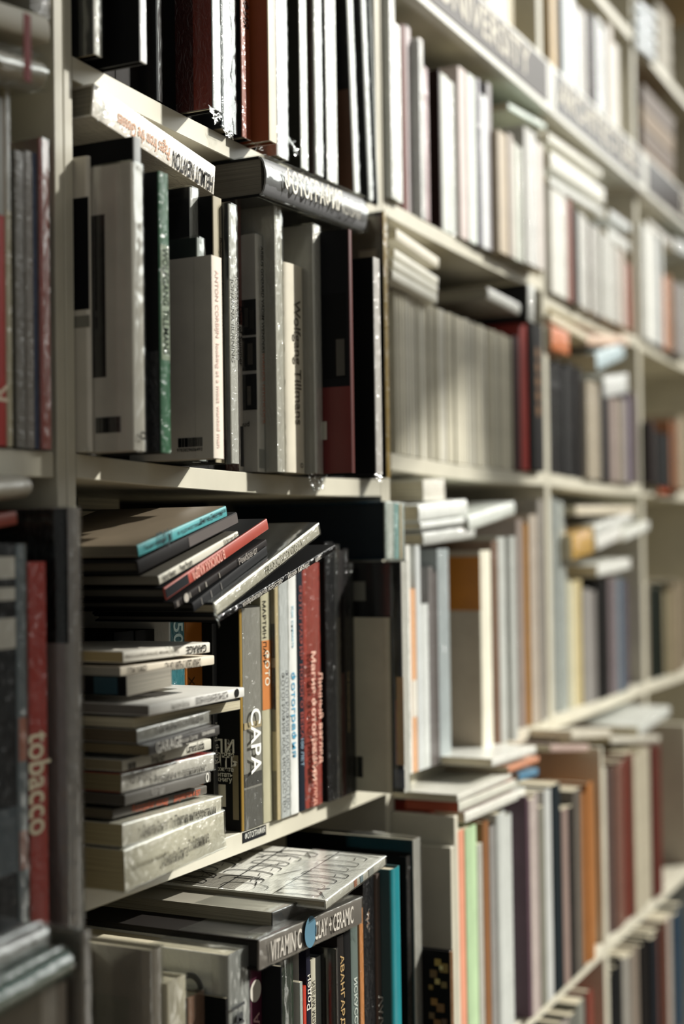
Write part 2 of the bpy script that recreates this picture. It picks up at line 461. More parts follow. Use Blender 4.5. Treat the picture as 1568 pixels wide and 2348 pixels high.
def board(name, x0, x1, y0, y1, ztop, th, sag, parent, mats=None):
    bm = bmesh.new(); n = 18; rings = []
    for i in range(n+1):
        u = i/n; x = x0+(x1-x0)*u; dz = -4*sag*u*(1-u)
        rings.append([bm.verts.new((x, y, z+dz)) for y, z in ((y0+.001, ztop), (y0, ztop-.001), (y0, ztop-th+.001), (y0+.001, ztop-th), (y1, ztop-th), (y1, ztop))])
    for i in range(n):
        for k in range(6):
            bm.faces.new((rings[i][k], rings[i][(k+1) % 6], rings[i+1][(k+1) % 6], rings[i+1][k]))
    bm.faces.new(rings[0]); bm.faces.new(rings[-1][::-1])
    return bm_obj(name, bm, mats or WOOD, parent, smooth=30)
def zfun(x0, x1, ztop, sag):
    return lambda x: ztop-4*sag*max(0, min(1, (x-x0)/(x1-x0)))*(1-max(0, min(1, (x-x0)/(x1-x0))))
SH = {  # shelf tops and sags per bay: s0, s1, s2, s3
 0: dict(s1=(2.02, .002), s2=(1.548, .003), s3=(1.060, .003)),
 1: dict(s0=(2.335, .002), s1=(1.952, .006), s2=(1.548, .0055), s3=(1.1125, .003)),
 2: dict(s0=(2.335, .002), s1=(1.969, .005), s2=(1.5890, .005), s3=(1.1125, .002), sd=(ZD, .002)),
 3: dict(s00=(2.690, .002), s0=(2.335, .002), s1=(1.945, .004), s2=(1.589, .004), s3=(1.1125, .003), sd=(ZD, .002)),
 4: dict(s00=(2.690, .002), s0=(2.335, .002), s1=(1.945, .004), s2=(1.589, .004), s3=(1.1125, .003), sd=(ZD, .002)),
}
BAYN = ['cream bookcase cut off at the left edge of the picture', 'cream bookcase in focus holding the flat piles of books',
        'second cream bookcase, holding the rows of white journals', 'third cream bookcase, out of focus right of the journals',
        'farthest cream bookcase at the right edge of the picture']
ZF = {}
cases = {}
for b in range(5):
    xl, xr = SEAM[b], SEAM[b+1]
    root = link('bookcase', None); root.location = (0, 0, 0)
    tag(root, BAYN[b], 'bookcase', 'bookcases standing side by side'); cases[b] = root
    ht = 2.95 if b >= 3 else 2.72
    base_z = onX(1047, 1874, .748).z if b == 2 else 1.018
    for s, x in ((1, xl), (-1, xr)):
        x0, x1 = (x, x+PT) if s > 0 else (x-PT, x)
        x0 += .0006; x1 -= .0006
        bm = bmesh.new(); add_box(bm, x0, x1, 0, DEP, .05, ht)
        bmesh.ops.bevel(bm, geom=bm.edges, offset=.0008, segments=1, affect='EDGES')
        bm_obj('side_panel', bm, WOOD, root)
        if b >= 1 and not (b == 1 and s > 0):
            bm = bmesh.new(); add_box(bm, x0, x1, YB, -.0008, .05, base_z)
            bmesh.ops.bevel(bm, geom=bm.edges, offset=.001, segments=1, affect='EDGES')
            bm_obj('base_side_panel', bm, WOOD, root)
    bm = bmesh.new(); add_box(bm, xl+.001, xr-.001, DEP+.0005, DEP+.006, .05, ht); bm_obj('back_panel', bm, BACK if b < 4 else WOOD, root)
    x0, x1 = xl+PT+.0004, xr-PT-.0004
    if b == 0: x1 -= .006
    for k, (zt, sg) in SH[b].items():
        th = .025 if k != 's0' else .035
        if b == 0: th = .026 if k != 's3' else .034
        y0 = YB if k == 'sd' else 0.0
        so_ = board('shelf', x0, x1, y0+.0002, DEP, zt, th, sg, root)
        ZF[b, k] = zfun(x0, x1, zt, sg)
        if (b, k) == (1, 's3'):
            P1, P2 = onY(556, 1922, 0), onY(609, 1904, 0)
            bm = bmesh.new(); add_box(bm, P1.x, P2.x, -.0006, 0, P1.z-.0062, P1.z+.0062)
            lt = bm_obj('label_tape', bm, mat('#14171a', .35), so_); lt['label'] = 'black embossed label strip'
            P1z = P1.z
            text_obj('label_text', 'ФОТОГРАФИЯ', .0095, Matrix(((1, 0, 0, P1.x+.004), (0, 0, -1, -.0009), (0, 1, 0, P1z+.0005), (0, 0, 0, 1))), '#cfcfc6', lt, 1.0, maxlen=P2.x-P1.x-.007)
    if b >= 2:       # fascia with dark sign plate over shelf s0
        Pb = onY(1238, 239, -.022); Pt = onY(1232, 115, -.022)
        zb, zt = Pb.z, Pt.z
        bm = bmesh.new(); add_box(bm, xl+.001, xr-.001, -.022, -.0006, zb, zt)
        bmesh.ops.bevel(bm, geom=bm.edges, offset=.0015, segments=2, affect='EDGES')
        fa = bm_obj('fascia', bm, mat('#dcdbd2', .25), root); fa['label'] = 'glossy white fascia strip'
        h = zt-zb
        bm = bmesh.new(); add_box(bm, xl+.03, xr-.028, -.0235, -.0215, zb+h*.15, zt-h*.09)
        pl = bm_obj('sign_plate', bm, mat('#37312e', .55 if b == 2 else .25), root); pl['label'] = 'dark grey sign plate with pale lettering'
        s = {2: 'OF UNIVERSITY', 3: 'ARCHITECTURE', 4: 'DESIGN'}[b]
        tx = xr-.06-{2: .66, 3: .62, 4: .3}[b]
        text_obj('sign_text', s, .075, Matrix(((1, 0, 0, tx), (0, 0, -1, -.0242), (0, 1, 0, zb+h*.55), (0, 0, 0, 1))), '#c9c3b4', pl, 1.12)

# ------------------------------------------------------------------ the room
def struct(name, bm, m): o = bm_obj(name, bm, m); tag(o, None, None, None, 'structure'); return o
bm = bmesh.new(); add_box(bm, -4, 9, -5.5, 1.2, -.05, 0); struct('floor', bm, mat('#7d7263', .5, False, 'floorboards'))
bm = bmesh.new(); add_box(bm, -4, 9, .36, .46, 0, 3.3); struct('wall_back', bm, mat('#8d8472', .8, False, 'plaster'))
bm = bmesh.new(); add_box(bm, 6.2, 6.3, -5.5, .36, 0, 3.3); struct('wall_far', bm, mat('#7c6a52', .8, False, 'plaster'))

# unseen blockers added across the aisle to shape the sun on the shelves
WY = -2.75; kx = SUN_TO.x/-SUN_TO.y*(-WY-.03); kz = SUN_TO.z/-SUN_TO.y*(-WY-.03)
def wbox(name, X0_, X1_, Z0_, Z1_):
    bm = bmesh.new(); add_box(bm, X0_+kx, X1_+kx, WY-.12, WY, Z0_+kz, Z1_+kz)
    return struct(name, bm, mat('#a39a86', .8, False, 'plaster'))
wbox('sun_blocker', -1.2, .01, -2.4, 2.6)  # added slab that keeps the sun off the nearest bay
bm = bmesh.new()
pts = [(.74, 1.88), (1.42, 1.88), (1.42, 1.57), (1.23, 1.57), (1.17, 1.78), (.97, 1.70), (.88, 1.63), (.74, 1.60)]
fr = [bm.verts.new((a+kx, WY, b+kz)) for a, b in pts]; bk = [bm.verts.new((a+kx, WY-.04, b+kz)) for a, b in pts]
bm.faces.new(fr); bm.faces.new(bk[::-1])
for i in range(len(pts)): bm.faces.new((fr[i], bk[i], bk[(i+1) % len(pts)], fr[(i+1) % len(pts)]))
struct('shadow_cutout_1', bm, mat('#a39a86', .8, False, 'plaster'))  # added panel, its outline cut for the diagonal shadow on the journals

bm = bmesh.new(); add_box(bm, 1.6, 6.2, -.14, .36, 3.02, 3.1); struct('ceiling', bm, mat('#b8a483', .8, False, 'plaster'))

# ================================================================== BAY 1 (in focus)
G = {}
x1s = ZF[1, 's1']; X0 = 0.001
WHT = '#d9d6cc'
gA = 'upright books above the front bay upper shelf'
row([
 (216, 235, None, '#d2d0c6', 'dark book with grey-white spine', dict(y=-0.022, cc='#0f1012', h=.33, film=True, yr=80)),
 (322, 337, None, '#dfe2e4', 'black book with white-blue spine', dict(y=-0.052, cc='#101113', h=.33, yr=100, wrap=True, label='black book with white-blue spine and red lower edge, second from left on the top row')),
 (356, 367, None, '#22252a', 'thin dark wrapped book', dict(y=0, cc='#0b0c0e', h=.34, film=True)),
 (489, 506, None, '#dfe5ea', 'book with red picture cover', dict(y=-0.042, cc='#0d0c0c', h=.34, wrap=True, film=True, yr=200, cov=[(.002, .026, .0, 1.0, '#7c2f22'), (.026, .05, .0, .45, '#3d1512')], flap=[(.004, .0, .0, .03, .02)], label='shrink-wrapped book with reddish picture cover and bright blue-white spine on the top row')),
 (506, 538, None, '#16323a', 'teal-black crumpled wrapped book', dict(y=-0.012, cc='#0d0e10', h=.34, film=True, wrap=True, flap=[(.01, -.001, .002, .03, .015)])),
 (553, 573, None, '#8e3f1c', 'orange-brown thin book', dict(y=-0.015, cc='#0c0b0b', h=.33, rough=.35, label='rust orange book with dark title, left of the wide brown book on the top row', txt=[('ФОТОГРАФИЯ', .016, .75, 'down', '#3a1508')])),
 (615, 632, None, '#d9cdb4', 'brown book', dict(y=-0.036, cc='#8a4322', h=.33, rough=.35, flap=[(.004, .02, .0, .03, .012)], label='wide rust brown book with cream spine standing over the shelf edge, top row')),
 (632, 658, None, '#c9cdd0', 'silver wrapped book', dict(cc='#77736c', h=.34, film=True, wrap=True, y=-.012, flap=[(.028, -.002, .03, .028, .03, .5, -.9)], label='silver-white wrapped book with a torn film corner, right of the rust brown one')),
 (688, 705, None, '#ced6cf', 'pale green spined book', dict(y=-0.01, cc='#23241a', h=.33, wrap=True)),
 (722, 738, None, '#c9ccc8', 'silver book with brown cover', dict(y=-0.012, cc='#3a1d15', h=.33, film=True)),
 (748, 772, None, '#dfe4de', 'white green-tinted book', dict(y=-0.01, cc='#1c1c1a', h=.33, wrap=True)),
 (812, 824, None, '#c3c4bf', 'leaning half brown book', dict(y=-0.008, cc='#17130f', h=.31, film=True, lean=-.055, cov=[(.002, .06, 0, .47, '#6e4a35')], yr=400, dz=.0)),
 (846, 855, None, '#b3b5b2', 'thin leaning silver book', dict(y=-0.006, cc='#121416', h=.32, lean=-.06, film=True, yr=430)),
 (866, 873, None, '#c2ccc8', 'thin leaning pale book', dict(y=-0.004, cc='#1c2022', h=.33, lean=-.062, yr=440, wrap=True)),
], x1s, X0, -.004, 'on the front bay top row', gA, 3, xmax=.73)

gB = 'upright books on the front bay middle shelf'
x2s = ZF[1, 's2']
row([
 (205, 215, 358, '#cfcabd', 'white book with dark photo bands', dict(cc='#bdb8ab', wrap=False, rnd=.004, cov=[(.0, .04, .48, .86, '#14151a'), (.0, .04, .42, .46, '#77766c')], txt=[], label='white book with dark picture bands, against the left upright on the middle shelf')),
 (305, 331, 372, '#d6d1c5', 'white exhibition catalogue', dict(cc='#b9b2a8', film=True, cov=[(.033, .060, .26, .83, '#1b1718')], barcode=(.016, .046, .065, .12), txt=[('о', .016, .035, 'up', '#33302b')], flap=[(.0, .05, .004, .04, .012)], label='large white catalogue with a dark photo and barcode on its back, middle shelf')),
 (312, 328, 314, '#b9bcbc', 'tall black album', dict(cc='#0b0c0e', label='tall black album rising behind the white catalogue on the middle shelf')),
 (368, 390, 393, '#1a5a36', 'green photo book', dict(cc='#0e1113', film=False, wrap=True, cov=[(.003, .04, .0, .36, '#25272c')], bands=[(.33, .74, '#7f8f74')], txt=[('WOLFGANG TILLMANS', .0145, .73, 'down', '#0e2818', .5, 1.30)], label='green wrapped book lettered in capitals down its spine, middle shelf')),
 (487, 511, 585, '#dcd2c4', 'white softcover book', dict(cc='#a9a59c', rough=.4, wrap=False, bands=[], cov=[(.0, .022, 0, 1, '#b4b0a6')], barcode=(.014, .045, .06, .105), ctxt=[('9783829606493', .0050, .046, .045, '#222222')], txt=[('ANTON CORBIJN  looking at a most wanted man', .0092, .93, 'down', '#c2a49a', .45, 1.0)], label='white book with sharp barcode at the foot of its back, centre of the middle shelf')),
 (455, 471, 545, '#8d9490', 'dark green-grey book', dict(cc='#22302c', film=True, label='dark green-grey wrapped book peeking above the white barcode book')),
 (440, 459, 430, '#a9aaa5', 'black box-like wrapped book', dict(cc='#0a0b0d', film=True, label='tall black book with silver wrapped spine, second behind the white barcode book')),
 (493, 513, 450, '#a79e86', 'black covered book with cream spine', dict(cc='#0c0c0d', bands=[(.02, .09, '#5b2a20')], txt=[('Photography in the British Style in the Nineties', .0062, .85, 'down', '#3c2f24', .75)], label='black book with tall cream spine just right of the white barcode book')),
 (529, 546, 468, '#b6b5ad', 'silver crumpled wrapped book', dict(cc='#2a2a29', film=True, wrap=True, txt=[('JOHANNA BURNING', .010, .72, 'down', '#5a5a56')], label='dark book in crumpled silver wrap, left of the photo-strip book')),
 (547, 557, 470, '#bdb6aa', 'thin red-brown and white book', dict(cc='#47241b', y=.010, bands=[(.55, 1.0, '#5b2a20'), (.02, .17, '#2c2b2b')], txt=[('Days of Summer', .011, .62, 'down', '#262320', .4)])),
 (590, 605, 537, '#d0cbc0', 'white book with film-strip photos', dict(cc='#a8a39d', film=True, cov=[(.001, .034, .575, .725, '#0c0d0f'), (.004, .010, .60, .68, '#34302c'), (.012, .017, .61, .69, '#3b3733'), (.001, .034, .425, .565, '#101113'), (.006, .013, .45, .54, '#4a443e'), (.018, .022, .44, .55, '#3a3530'), (.001, .034, .26, .41, '#0b0c0d'), (.009, .014, .28, .36, '#5a564f')],
     bands=[(.015, .095, '#8b8a80')], txt=[('ARBUS GODARD VADIM WENDERS', .0088, .95, 'down', '#23211f', .55, .95), ('WARHOL HITCHCOCK', .0088, .50, 'down', '#a5664f', .55, .95)], ctxt=[('tschud', .009, .034, .20, '#22211f')], label='white book with three black and white photos on its cover, middle shelf')),
 (634, 651, 466, '#b3b0a3', 'tall grey wrapped book', dict(cc='#9b978c', film=True, wrap=True, label='tall grey wrapped book between the photo-strip book and the cream one')),
 (657, 702, 600, '#d8d2bf', 'thick cream book', dict(cc='#c9c3b0', film=False, rnd=.005, pages='#d8cda8', txt=[('Wolfgang Tillmans', .0225, .83, 'down', '#5f584a', .55, 1.05), ('о', .012, .05, 'down', '#5b5648', .7)], label='thick cream book with Wolfgang Tillmans down its spine in thin letters')),
 (722, 739, 516, '#c8c6bd', 'tall grey book with wrapped spine', dict(cc='#8e8a80', film=True, wrap=True, flap=[(.01, .0, .0, .035, .026), (-.01, .0, .0, .03, .03)], label='tall grey book with bright wrapped spine, right of the cream Tillmans book')),
 (804, 812, 527, '#4a2320', 'dark red-bottomed book', dict(cc='#17181b', wrap=False, rough=.35, cov=[(0.001, .055, 0, .355, '#5e1a18'), (.006, .048, .39, .74, '#0b0c0e'), (.008, .02, .40, .55, '#3b3833'), (.035, .051, .14, .215, '#b9b5a8')], label='book with dark photo above a dark red band and white circle, middle shelf')),
 (860, 875, 590, '#a5a29c', 'black book with grey spine', dict(cc='#070809', wrap=True, flap=[(.003, 0, 0, .02, .012)], label='plain black book with grey spine near the right end of the middle shelf')),
 (885, 893, 487, '#9a7b22', 'black and gold book', dict(cc='#0d0d0e', wrap=True, film=True, y=-.03, cov=[(.004, .06, .80, .985, '#4a3c2a'), (.012, .04, .79, .86, '#8a7a66')], label='black book with brown animal photo and gold spine at the middle shelf end')),
], x2s, X0, -.002, 'on front bay middle shelf', gB, 5, xmax=.7315, ylim=-.085)

# two books lying across the tops of the middle row
lie((213, 188), (211, 266), (490, 447), '#d5d0c4', X=.012, depth=.17, film=False, wrap=True, pb=False, flap=[(.02, .001, .01, .03, .02, .2, .8)], pages='#8d8776', cc='#c9c5ba',
    txt=[('HELMUT NEWTON', .027, .985, 'down', '#1b1b1c', .66, .78), ('Pages from the Glossies', .022, .60, 'down', '#b98a6a', .60, .9)],
    group=gB, label='tilted white book lettered HELMUT NEWTON upside down, lying on the middle row')
lie((616, 358), (612, 446), (843, 531), '#77787a', y=-.05, depth=.20, rnd=.010, film=True, wrap=False, pages='#6f6a60', cc='#1a1b1d', rough=.3,
    txt=[('ФОТОГРАФИЯ ', .036, .14, 'up', '#e6e2d2', .50, .62), ('КОТОРАЯ', .017, .70, 'up', '#a09c90', .66, .8)], group=gB,
    label='thick grey wrapped volume lettered ФОТОГРАФИЯ lying across the middle row books')
# ---------------- lower shelf of the front bay: the upright row behind the piles
x3s = ZF[1, 's3']
gC = 'upright books on the front bay lower shelf'
row([
 (392, 426, 1405, '#cfd2cf', 'white and teal book', dict(X=.155, y=.045, cc='#b9b5ab', wrap=True, bands=[(0.02, 1.0, '#1f5f66')], txt=[('КАРТИНА', .020, .62, 'down', '#d0d6d2', .7), ('50', .028, .96, 'down', '#bcd3d0', .5)], flap=[(.03, .0, .23, .014, .02)], label='white and teal book marked 50 standing behind the flat pile')),
 (426, 466, 1412, '#a3641f', 'orange book', dict(y=.045, cc='#8a5a1e', wrap=False, bands=[(0, 1, '#94591c')], txt=[('ХУДОЖНИК ХХ ВЕКА', .018, .72, 'down', '#3b2610', .3)], label='orange book with brown lettering standing behind the flat pile')),
 (489, 500, 1430, '#3e3f41', 'black book with grey-edged spine', dict(cc='#08090a', wrap=False, txt=[('Клэр Рэйн', .010, .32, 'up', '#d6d4c8', .5)], label='black book with grey spine edge directly right of the flat pile')),
 (552, 558, 1396, '#8a6f33', 'black book with white lettered cover', dict(cc='#0a0b0c', wrap=False, rough=.3, cov=[(.004, .012, .05, .34, '#6d6145'), (.022, .037, .105, .205, '#b9b4a5'), (.001, .04, .35, .36, '#16181a')],
     ctxt=[('ЛИ', .022, .040, .375, '#cfcdc2'), ('хотите', .009, .038, .34, '#cfcdc2'), ('ЯТЬ', .018, .038, .305, '#cfcdc2'), ('можете', .008, .040, .275, '#cfcdc2'), ('читать', .008, .037, .25, '#cfcdc2'), ('книгу', .008, .034, .228, '#cfcdc2')], label='black book with white words and a small figure on its cover')),
 (558, 600, 1395, '#8f8d85', 'thick silver-grey CAPA book', dict(cc='#101112', wrap=True, film=True, bands=[(.0, .18, '#5b5a55'), (.19, .25, '#3f3f3c'), (.45, .48, '#b5a683')], txt=[('CAPA', .034, .545, 'down', '#e6e6e0', .5, 1.35)], flap=[(.02, -.001, .305, .04, .012, 0, 1)], label='thick silver-grey wrapped book lettered CAPA down its spine')),
 (601, 624, 1338, '#aaa68c', 'olive cream book with orange block', dict(cc='#8d8970', wrap=False, bands=[(.47, .76, '#b5723c')], txt=[('МАРТИН ПАРР', .011, .93, 'down', '#25241d', .3), ('ФОТО', .015, .72, 'down', '#ddd6c0', .5)], label='olive cream book with an orange block on its spine, right of CAPA')),
 (634, 642, 1318, '#cbb98f', 'book with sepia picture cover', dict(cc='#7b6f51', wrap=True, film=True, cov=[(.001, .014, .45, .62, '#1e1c18'), (.001, .014, .2, .36, '#c9b88c'), (.001, .014, .66, .8, '#2c2922')])),
 (642, 663, 1312, '#cfd3d2', 'glossy white wrapped book', dict(cc='#b9bcbb', wrap=True, film=True, txt=[('ФОТОГРАФИЯ КАК ИСКУССТВО', .011, .60, 'down', '#55585a', .5)], label='glossy white wrapped book with small grey title, left of the blue lettered one')),
 (663, 683, 1305, '#d2d4d0', 'white book with blue lettering', dict(cc='#c4c4bc', wrap=False, txt=[('фотография', .016, .58, 'down', '#3f8fb0', .5, 1.2), ('Как снимать', .009, .85, 'down', '#7fa9b8', .5)], label='white book with bright blue lettering, left of the navy one')),
 (684, 698, 1297, '#12202f', 'navy book with red letters', dict(cc='#0e1722', wrap=False, txt=[('ФОТОГРАФИЯ НОВОГО ВЕКА', .0105, .92, 'down', '#8a3a30', .5, 1.3), ('100 ЛЕТ', .010, .30, 'down', '#7f97a8', .5)], label='navy book with dull red lettering beside the red wrapped book')),
 (699, 744, 1290, '#9a3a2c', 'thick red book', dict(cc='#8c3226', wrap=True, film=True, rnd=.006, txt=[('Магия фотографии', .017, .64, 'down', '#e0b9a6', .34, 1.1), ('Личный взгляд', .015, .55, 'down', '#dcae9a', .68, 1.1), ('Новый взгляд', .014, .30, 'down', '#cf9a86', .38, 1.1)], label='thick brick red wrapped book with pale lettering on the lower shelf')),
 (750, 770, 1242, '#0c0c0d', 'tall black book', dict(cc='#070708', wrap=True, label='tall black book immediately right of the red wrapped book')),
 (770, 781, 1250, '#191613', 'thin black wrapped book', dict(wrap=True, film=True)),
 (781, 792, 1262, '#3c1b16', 'thin dark brown-red book', dict(wrap=False, bands=[(.5, 1, '#17110f')])),
 (792, 804, 1258, '#181513', 'thin blackish book', dict(wrap=True, txt=[('THE PHOTOGRAPHERS', .008, .5, 'down', '#9b8a66')])),
 (804, 815, 1290, '#23231f', 'thin dark olive book', dict(wrap=True, flap=[(.002, 0, .0, .02, .02)])),
 (893, 899, 1416, '#b7b09a', 'cream catalogue with barcode', dict(cc='#a5a08e', wrap=False, rough=.6, cov=[(.001, .006, 0, 1, '#b3ae9b')], barcode=(.042, .068, .08, .20), label='cream catalogue showing its blank back and barcode at the right upright')),
 (925, 937, 1288, '#d5d3cb', 'tall black book', dict(cc='#100f10', wrap=True, film=True, cov=[(.055, .08, .83, .915, '#77756c'), (.0, .012, .12, .4, '#7b2d17'), (.0, .01, .12, .5, '#9c7a4a'), (.0, .016, .02, .1, '#16233f')], label='tall black book with small pale label and bright white spine at the upright')),
], x3s, .155, -.004, 'on the front bay lower shelf', gC, 7, ylim=-.08, xmax=.7315, gap=.0005)

# dark blue boxed set lying on top of that row
lie((885, 1150), (885, 1283), (927, 1283), '#a9b3ac', X=.655, depth=.25, cc='#0f2c3d', pages='#0c2432', wrap=True, film=True, rough=.3, cat='box', name='boxed_set',
    bands=[(.1, .35, '#c5cbc4'), (.45, .7, '#7fa9a6'), (.75, .82, '#c9a56b')], group=None,
    label='dark blue boxed volume lying on the tall black books under the middle shelf')

# ---------------- the straight pile against the left upright
gK = 'books lying in the pile against the left upright'
def K(*a, **k):
    k.setdefault('name', 'paperback' if k.get('pb') else 'book')
    k.setdefault('group', gK); k.setdefault('X', .004); k.setdefault('depth', .15); return lie(*a, **k)
K((289, 1948), (287, 2046), (515, 1944), '#c4bfaa', pages='#a89c74', wrap=True, film=True, pb=True, depth=.15,
  txt=[('Сьюзен Сонтаг', .0175, .34, 'up', '#4d4a40', .62, .85), ('Сознание,', .0175, .63, 'up', '#4d4a40', .50, .85), ('Заметки и дневники', .006, .08, 'up', '#77735f', .45)],
  flap=[(.02, .05, .01, .03, .02)], label='thickest cream wrapped paperback at the bottom of the pile')
K((281, 1890), (281, 1943), (507, 1873), '#cdc8b6', pages='#a89c74', wrap=True, film=True, pb=True,
  txt=[('Сьюзен Сонтаг', .0155, .16, 'up', '#55524a', .55, .9), ('Против интерпретации', .0145, .47, 'up', '#35332c', .50, .9)], label='cream wrapped paperback lettered Против интерпретации, second from the bottom of the pile')
K((261, 1856), (259, 1878), (474, 1820), '#57534c', pages='#5e5540', pb=True, txt=[('Фотография между', .010, .18, 'up', '#b0522f', .5, 1.2), ('документом и арт', .010, .62, 'up', '#b0522f', .5, 1.0)], rough=.4, label='thin grey paperback with orange-red lettering, third from the bottom of the pile')
K((290, 1822), (287, 1848), (483, 1793), '#5f5d58', pages='#4a443a', pb=True, rough=.35, txt=[('Ролан Барт', .009, .28, 'up', '#8c8a84', .5), ('0', .014, .93, 'up', '#d8d6cc', .5)], label='plain dark grey book with a small white oval mark, fourth from the bottom')
K((279, 1775), (279, 1818), (490, 1765), '#c3bfb5', pages='#7d7150', wrap=True, film=True, pb=True, top=[], cc='#9b2622',
  txt=[('Джон Бёрджер', .0135, .06, 'up', '#6f6c66', .30), ('Фотография и ее предназначение', .0115, .30, 'up', '#4a4843', .68, .92)], flap=[(-.002, 0, .205, .02, .008, .6, 0)], label='pale wrapped book with a red upper edge and title Фотография и ее предназначение')
K((281, 1743), (281, 1770), (484, 1718), '#b9b7aa', pages='#857a5f', pb=True, txt=[('Ролан Барт', .012, .30, 'up', '#5a584f', .72), ('Camera lucida', .0135, .70, 'up', '#33312c', .42, .95), ('■■', .008, .05, 'up', '#55534c', .7)], label='pale grey paperback lettered Camera lucida in the pile')
K((338, 1711), (343, 1733), (503, 1684), '#3d3b39', pages='#6d6043', pb=True, rough=.4, txt=[('GARAGE', .0150, .08, 'up', '#d5d3ca', .5, .8), ('Сьюзен Сонтаг', .006, .42, 'up', '#bdbbb2', .5), ('Болезнь как метафора', .006, .73, 'up', '#c9c7be', .4)], label='charcoal paperback with white GARAGE lettering at its left end')
K((316, 1673), (315, 1706), (480, 1659), '#8b8a83', pages='#5b4f3b', wrap=True, film=True, pb=True, txt=[('Очень близко о фотографии', .0105, .25, 'up', '#45433e', .3, 1.0)], label='grey wrapped paperback with crinkled film under the cream edged book')
K((305, 1645), (306, 1671), (551, 1627), '#20211f', pages='#b5ad93', fore=True, pb=True, label='dark covered book lying with its cream page edges outward, mid pile')
K((343, 1617), (342, 1642), (560, 1598), '#d2d1cb', pages='#6e6a64', rough=.35, cc='#c6c5bf', pb=True, txt=[('Анри Картье-Брессон', .0082, .21, 'up', '#8a8882', .55), ('ВООБРАЖАЕМАЯ РЕАЛЬНОСТЬ', .0098, .46, 'up', '#55534f', .5, .82), ('●', .012, .88, 'up', '#1a1a1a', .5)], cov=[(.035, .09, .35, .62, '#3f3d3b')], label='clean white book lettered ВООБРАЖАЕМАЯ РЕАЛЬНОСТЬ lying in the pile')
K((290, 1550), (290, 1597), (394, 1573), '#121315', pages='#8f8a7d', cc='#8a8478', end=True, pb=True, depth=.13, X=.004, bands=[(.08, .3, '#1c3a44')], label='small thick dark book lying crosswise with page ends outward in the pile')
K((276, 1529), (276, 1553), (491, 1524), '#cbc2b0', pages='#8e8b80', pb=True, txt=[('СНИМИ СВОЙ ЛУЧШИЙ ПОРТРЕТ', .0122, .84, 'down', '#241f1b', .5, .72), ('ГЕНРИ КЭРРОЛЛ', .0122, .26, 'down', '#2c2622', .5, .62)], label='cream book with heavy black upside-down title, second from the top of the pile')
K((283, 1494), (283, 1520), (481, 1496), '#d3cfc3', pages='#a8966a', pb=True, rough=.35, cc='#c5c1b6', txt=[('GARAGE', .0115, .955, 'down', '#1c1b19', .5, .9), ('Вальтер Беньямин  Краткая история фотографии', .0052, .62, 'down', '#8f8a7e', .5)], label='white paperback with small GARAGE mark on top of the straight pile')

# ---------------- the slanting pile above
gT = 'books slanting in the heap above the straight pile'
def T(*a, **k):
    k.setdefault('group', gT); k.setdefault('depth', .17); k.setdefault('X', .030); k.setdefault('pages', '#4f4a3f'); return lie(*a, **k)
T((316, 1250), (319, 1277), (521, 1184), '#4f9a9e', cc='#6d6252', X=.02, txt=[('Энциклопедия', .0062, .05, 'up', '#15383c', .5), ('ПТИЦЫ', .021, .19, 'up', '#163438', .48, .8), ('в художественном творчестве', .0062, .42, 'up', '#17383c', .5), ('Виктор Тихомиров', .006, .68, 'up', '#17383c', .35)], pb=True, label='brown book with turquoise spine lettered ПТИЦЫ on top of the slanting heap')
T((316, 1285), (320, 1316), (546, 1201), '#2a2828', X=.022, pages='#3d372b', bands=[(.48, 1.0, '#4a4340')], cc='#191a1c', rough=.6, label='black cloth book directly under the turquoise spine')
T((362, 1322), (367, 1341), (548, 1236), '#c5c2b4', X=.05, cc='#4a4740', pages='#6a665c', pb=True, txt=[('Helmut Newton', .0098, .03, 'up', '#2c2b27', .5, .8), ('Private Property', .0098, .24, 'up', '#2c2b27', .5, .85), ('Schirmer Art', .0075, .80, 'up', '#77746a', .4)], label='white spined book lettered Helmut Newton in the slanting heap')
T((376, 1349), (383, 1376), (616, 1214), '#9c4336', X=.056, cc='#17181a', pages='#4a473f', bands=[(0, .2, '#24272c')], txt=[('В ПОИСКАХ КАДРА', .0135, .545, 'down', '#d9a596', .45, .8)], label='red and black book lettered В ПОИСКАХ КАДРА in the slanting heap')
LN = [(.0, .0, .0, .0, '#000000')]
T((399, 1380), (402, 1398), (613, 1252), '#28211f', X=.062, cc='#101011', pages='#3c3931', bands=[(.02, .04, '#77706a'), (.15, .155, '#b9b4aa'), (.24, .245, '#a9a49a'), (.31, .316, '#b9b4aa'), (.45, .455, '#a9a49a')], txt=[('Рембрандт', .010, .66, 'up', '#8f8982', .5, .8), ('●', .012, .08, 'up', '#b5afa5', .5)], label='very dark book with thin white drawn lines under the red one')
T((438, 1385), (446, 1404), (614, 1272), '#1e1f22', X=.095, cc='#0c0e10', pages='#2c2a26', bands=[(.1, .105, '#8a8782'), (.22, .226, '#8a8782'), (.35, .355, '#8a8782')], label='black book with faint white lines, third from the bottom of the slanting heap')
T((488, 1385), (497, 1412), (733, 1226), '#bdb9a8', X=.125, depth=.16, cc='#0e1518', pages='#9b937d', film=True, wrap=True, txt=[('FRANCISCO GOYA', .0125, .46, 'up', '#8b887c', .5, .9)], flap=[(.01, .0, -.001, .022, .012, -.4, -.7), (.02, .002, .002, .02, .01, -.6, -.5)], label='black book with glossy cream spine and frayed film corner in the slanting heap')
T((497, 1414), (502, 1428), (770, 1262), '#131416', X=.13, depth=.16, cc='#0a0b0c', pages='#57524a', wrap=True, rough=.3, txt=[('изобразительное искусство', .0075, .18, 'up', '#a8a49b', .5, .9), ('Йозеф Альберс', .0075, .55, 'up', '#b5b1a8', .5), ('цвет', .0075, .8, 'up', '#a8a49b', .5)], label='longest thin black book with small white lettering at the bottom of the slanting heap')

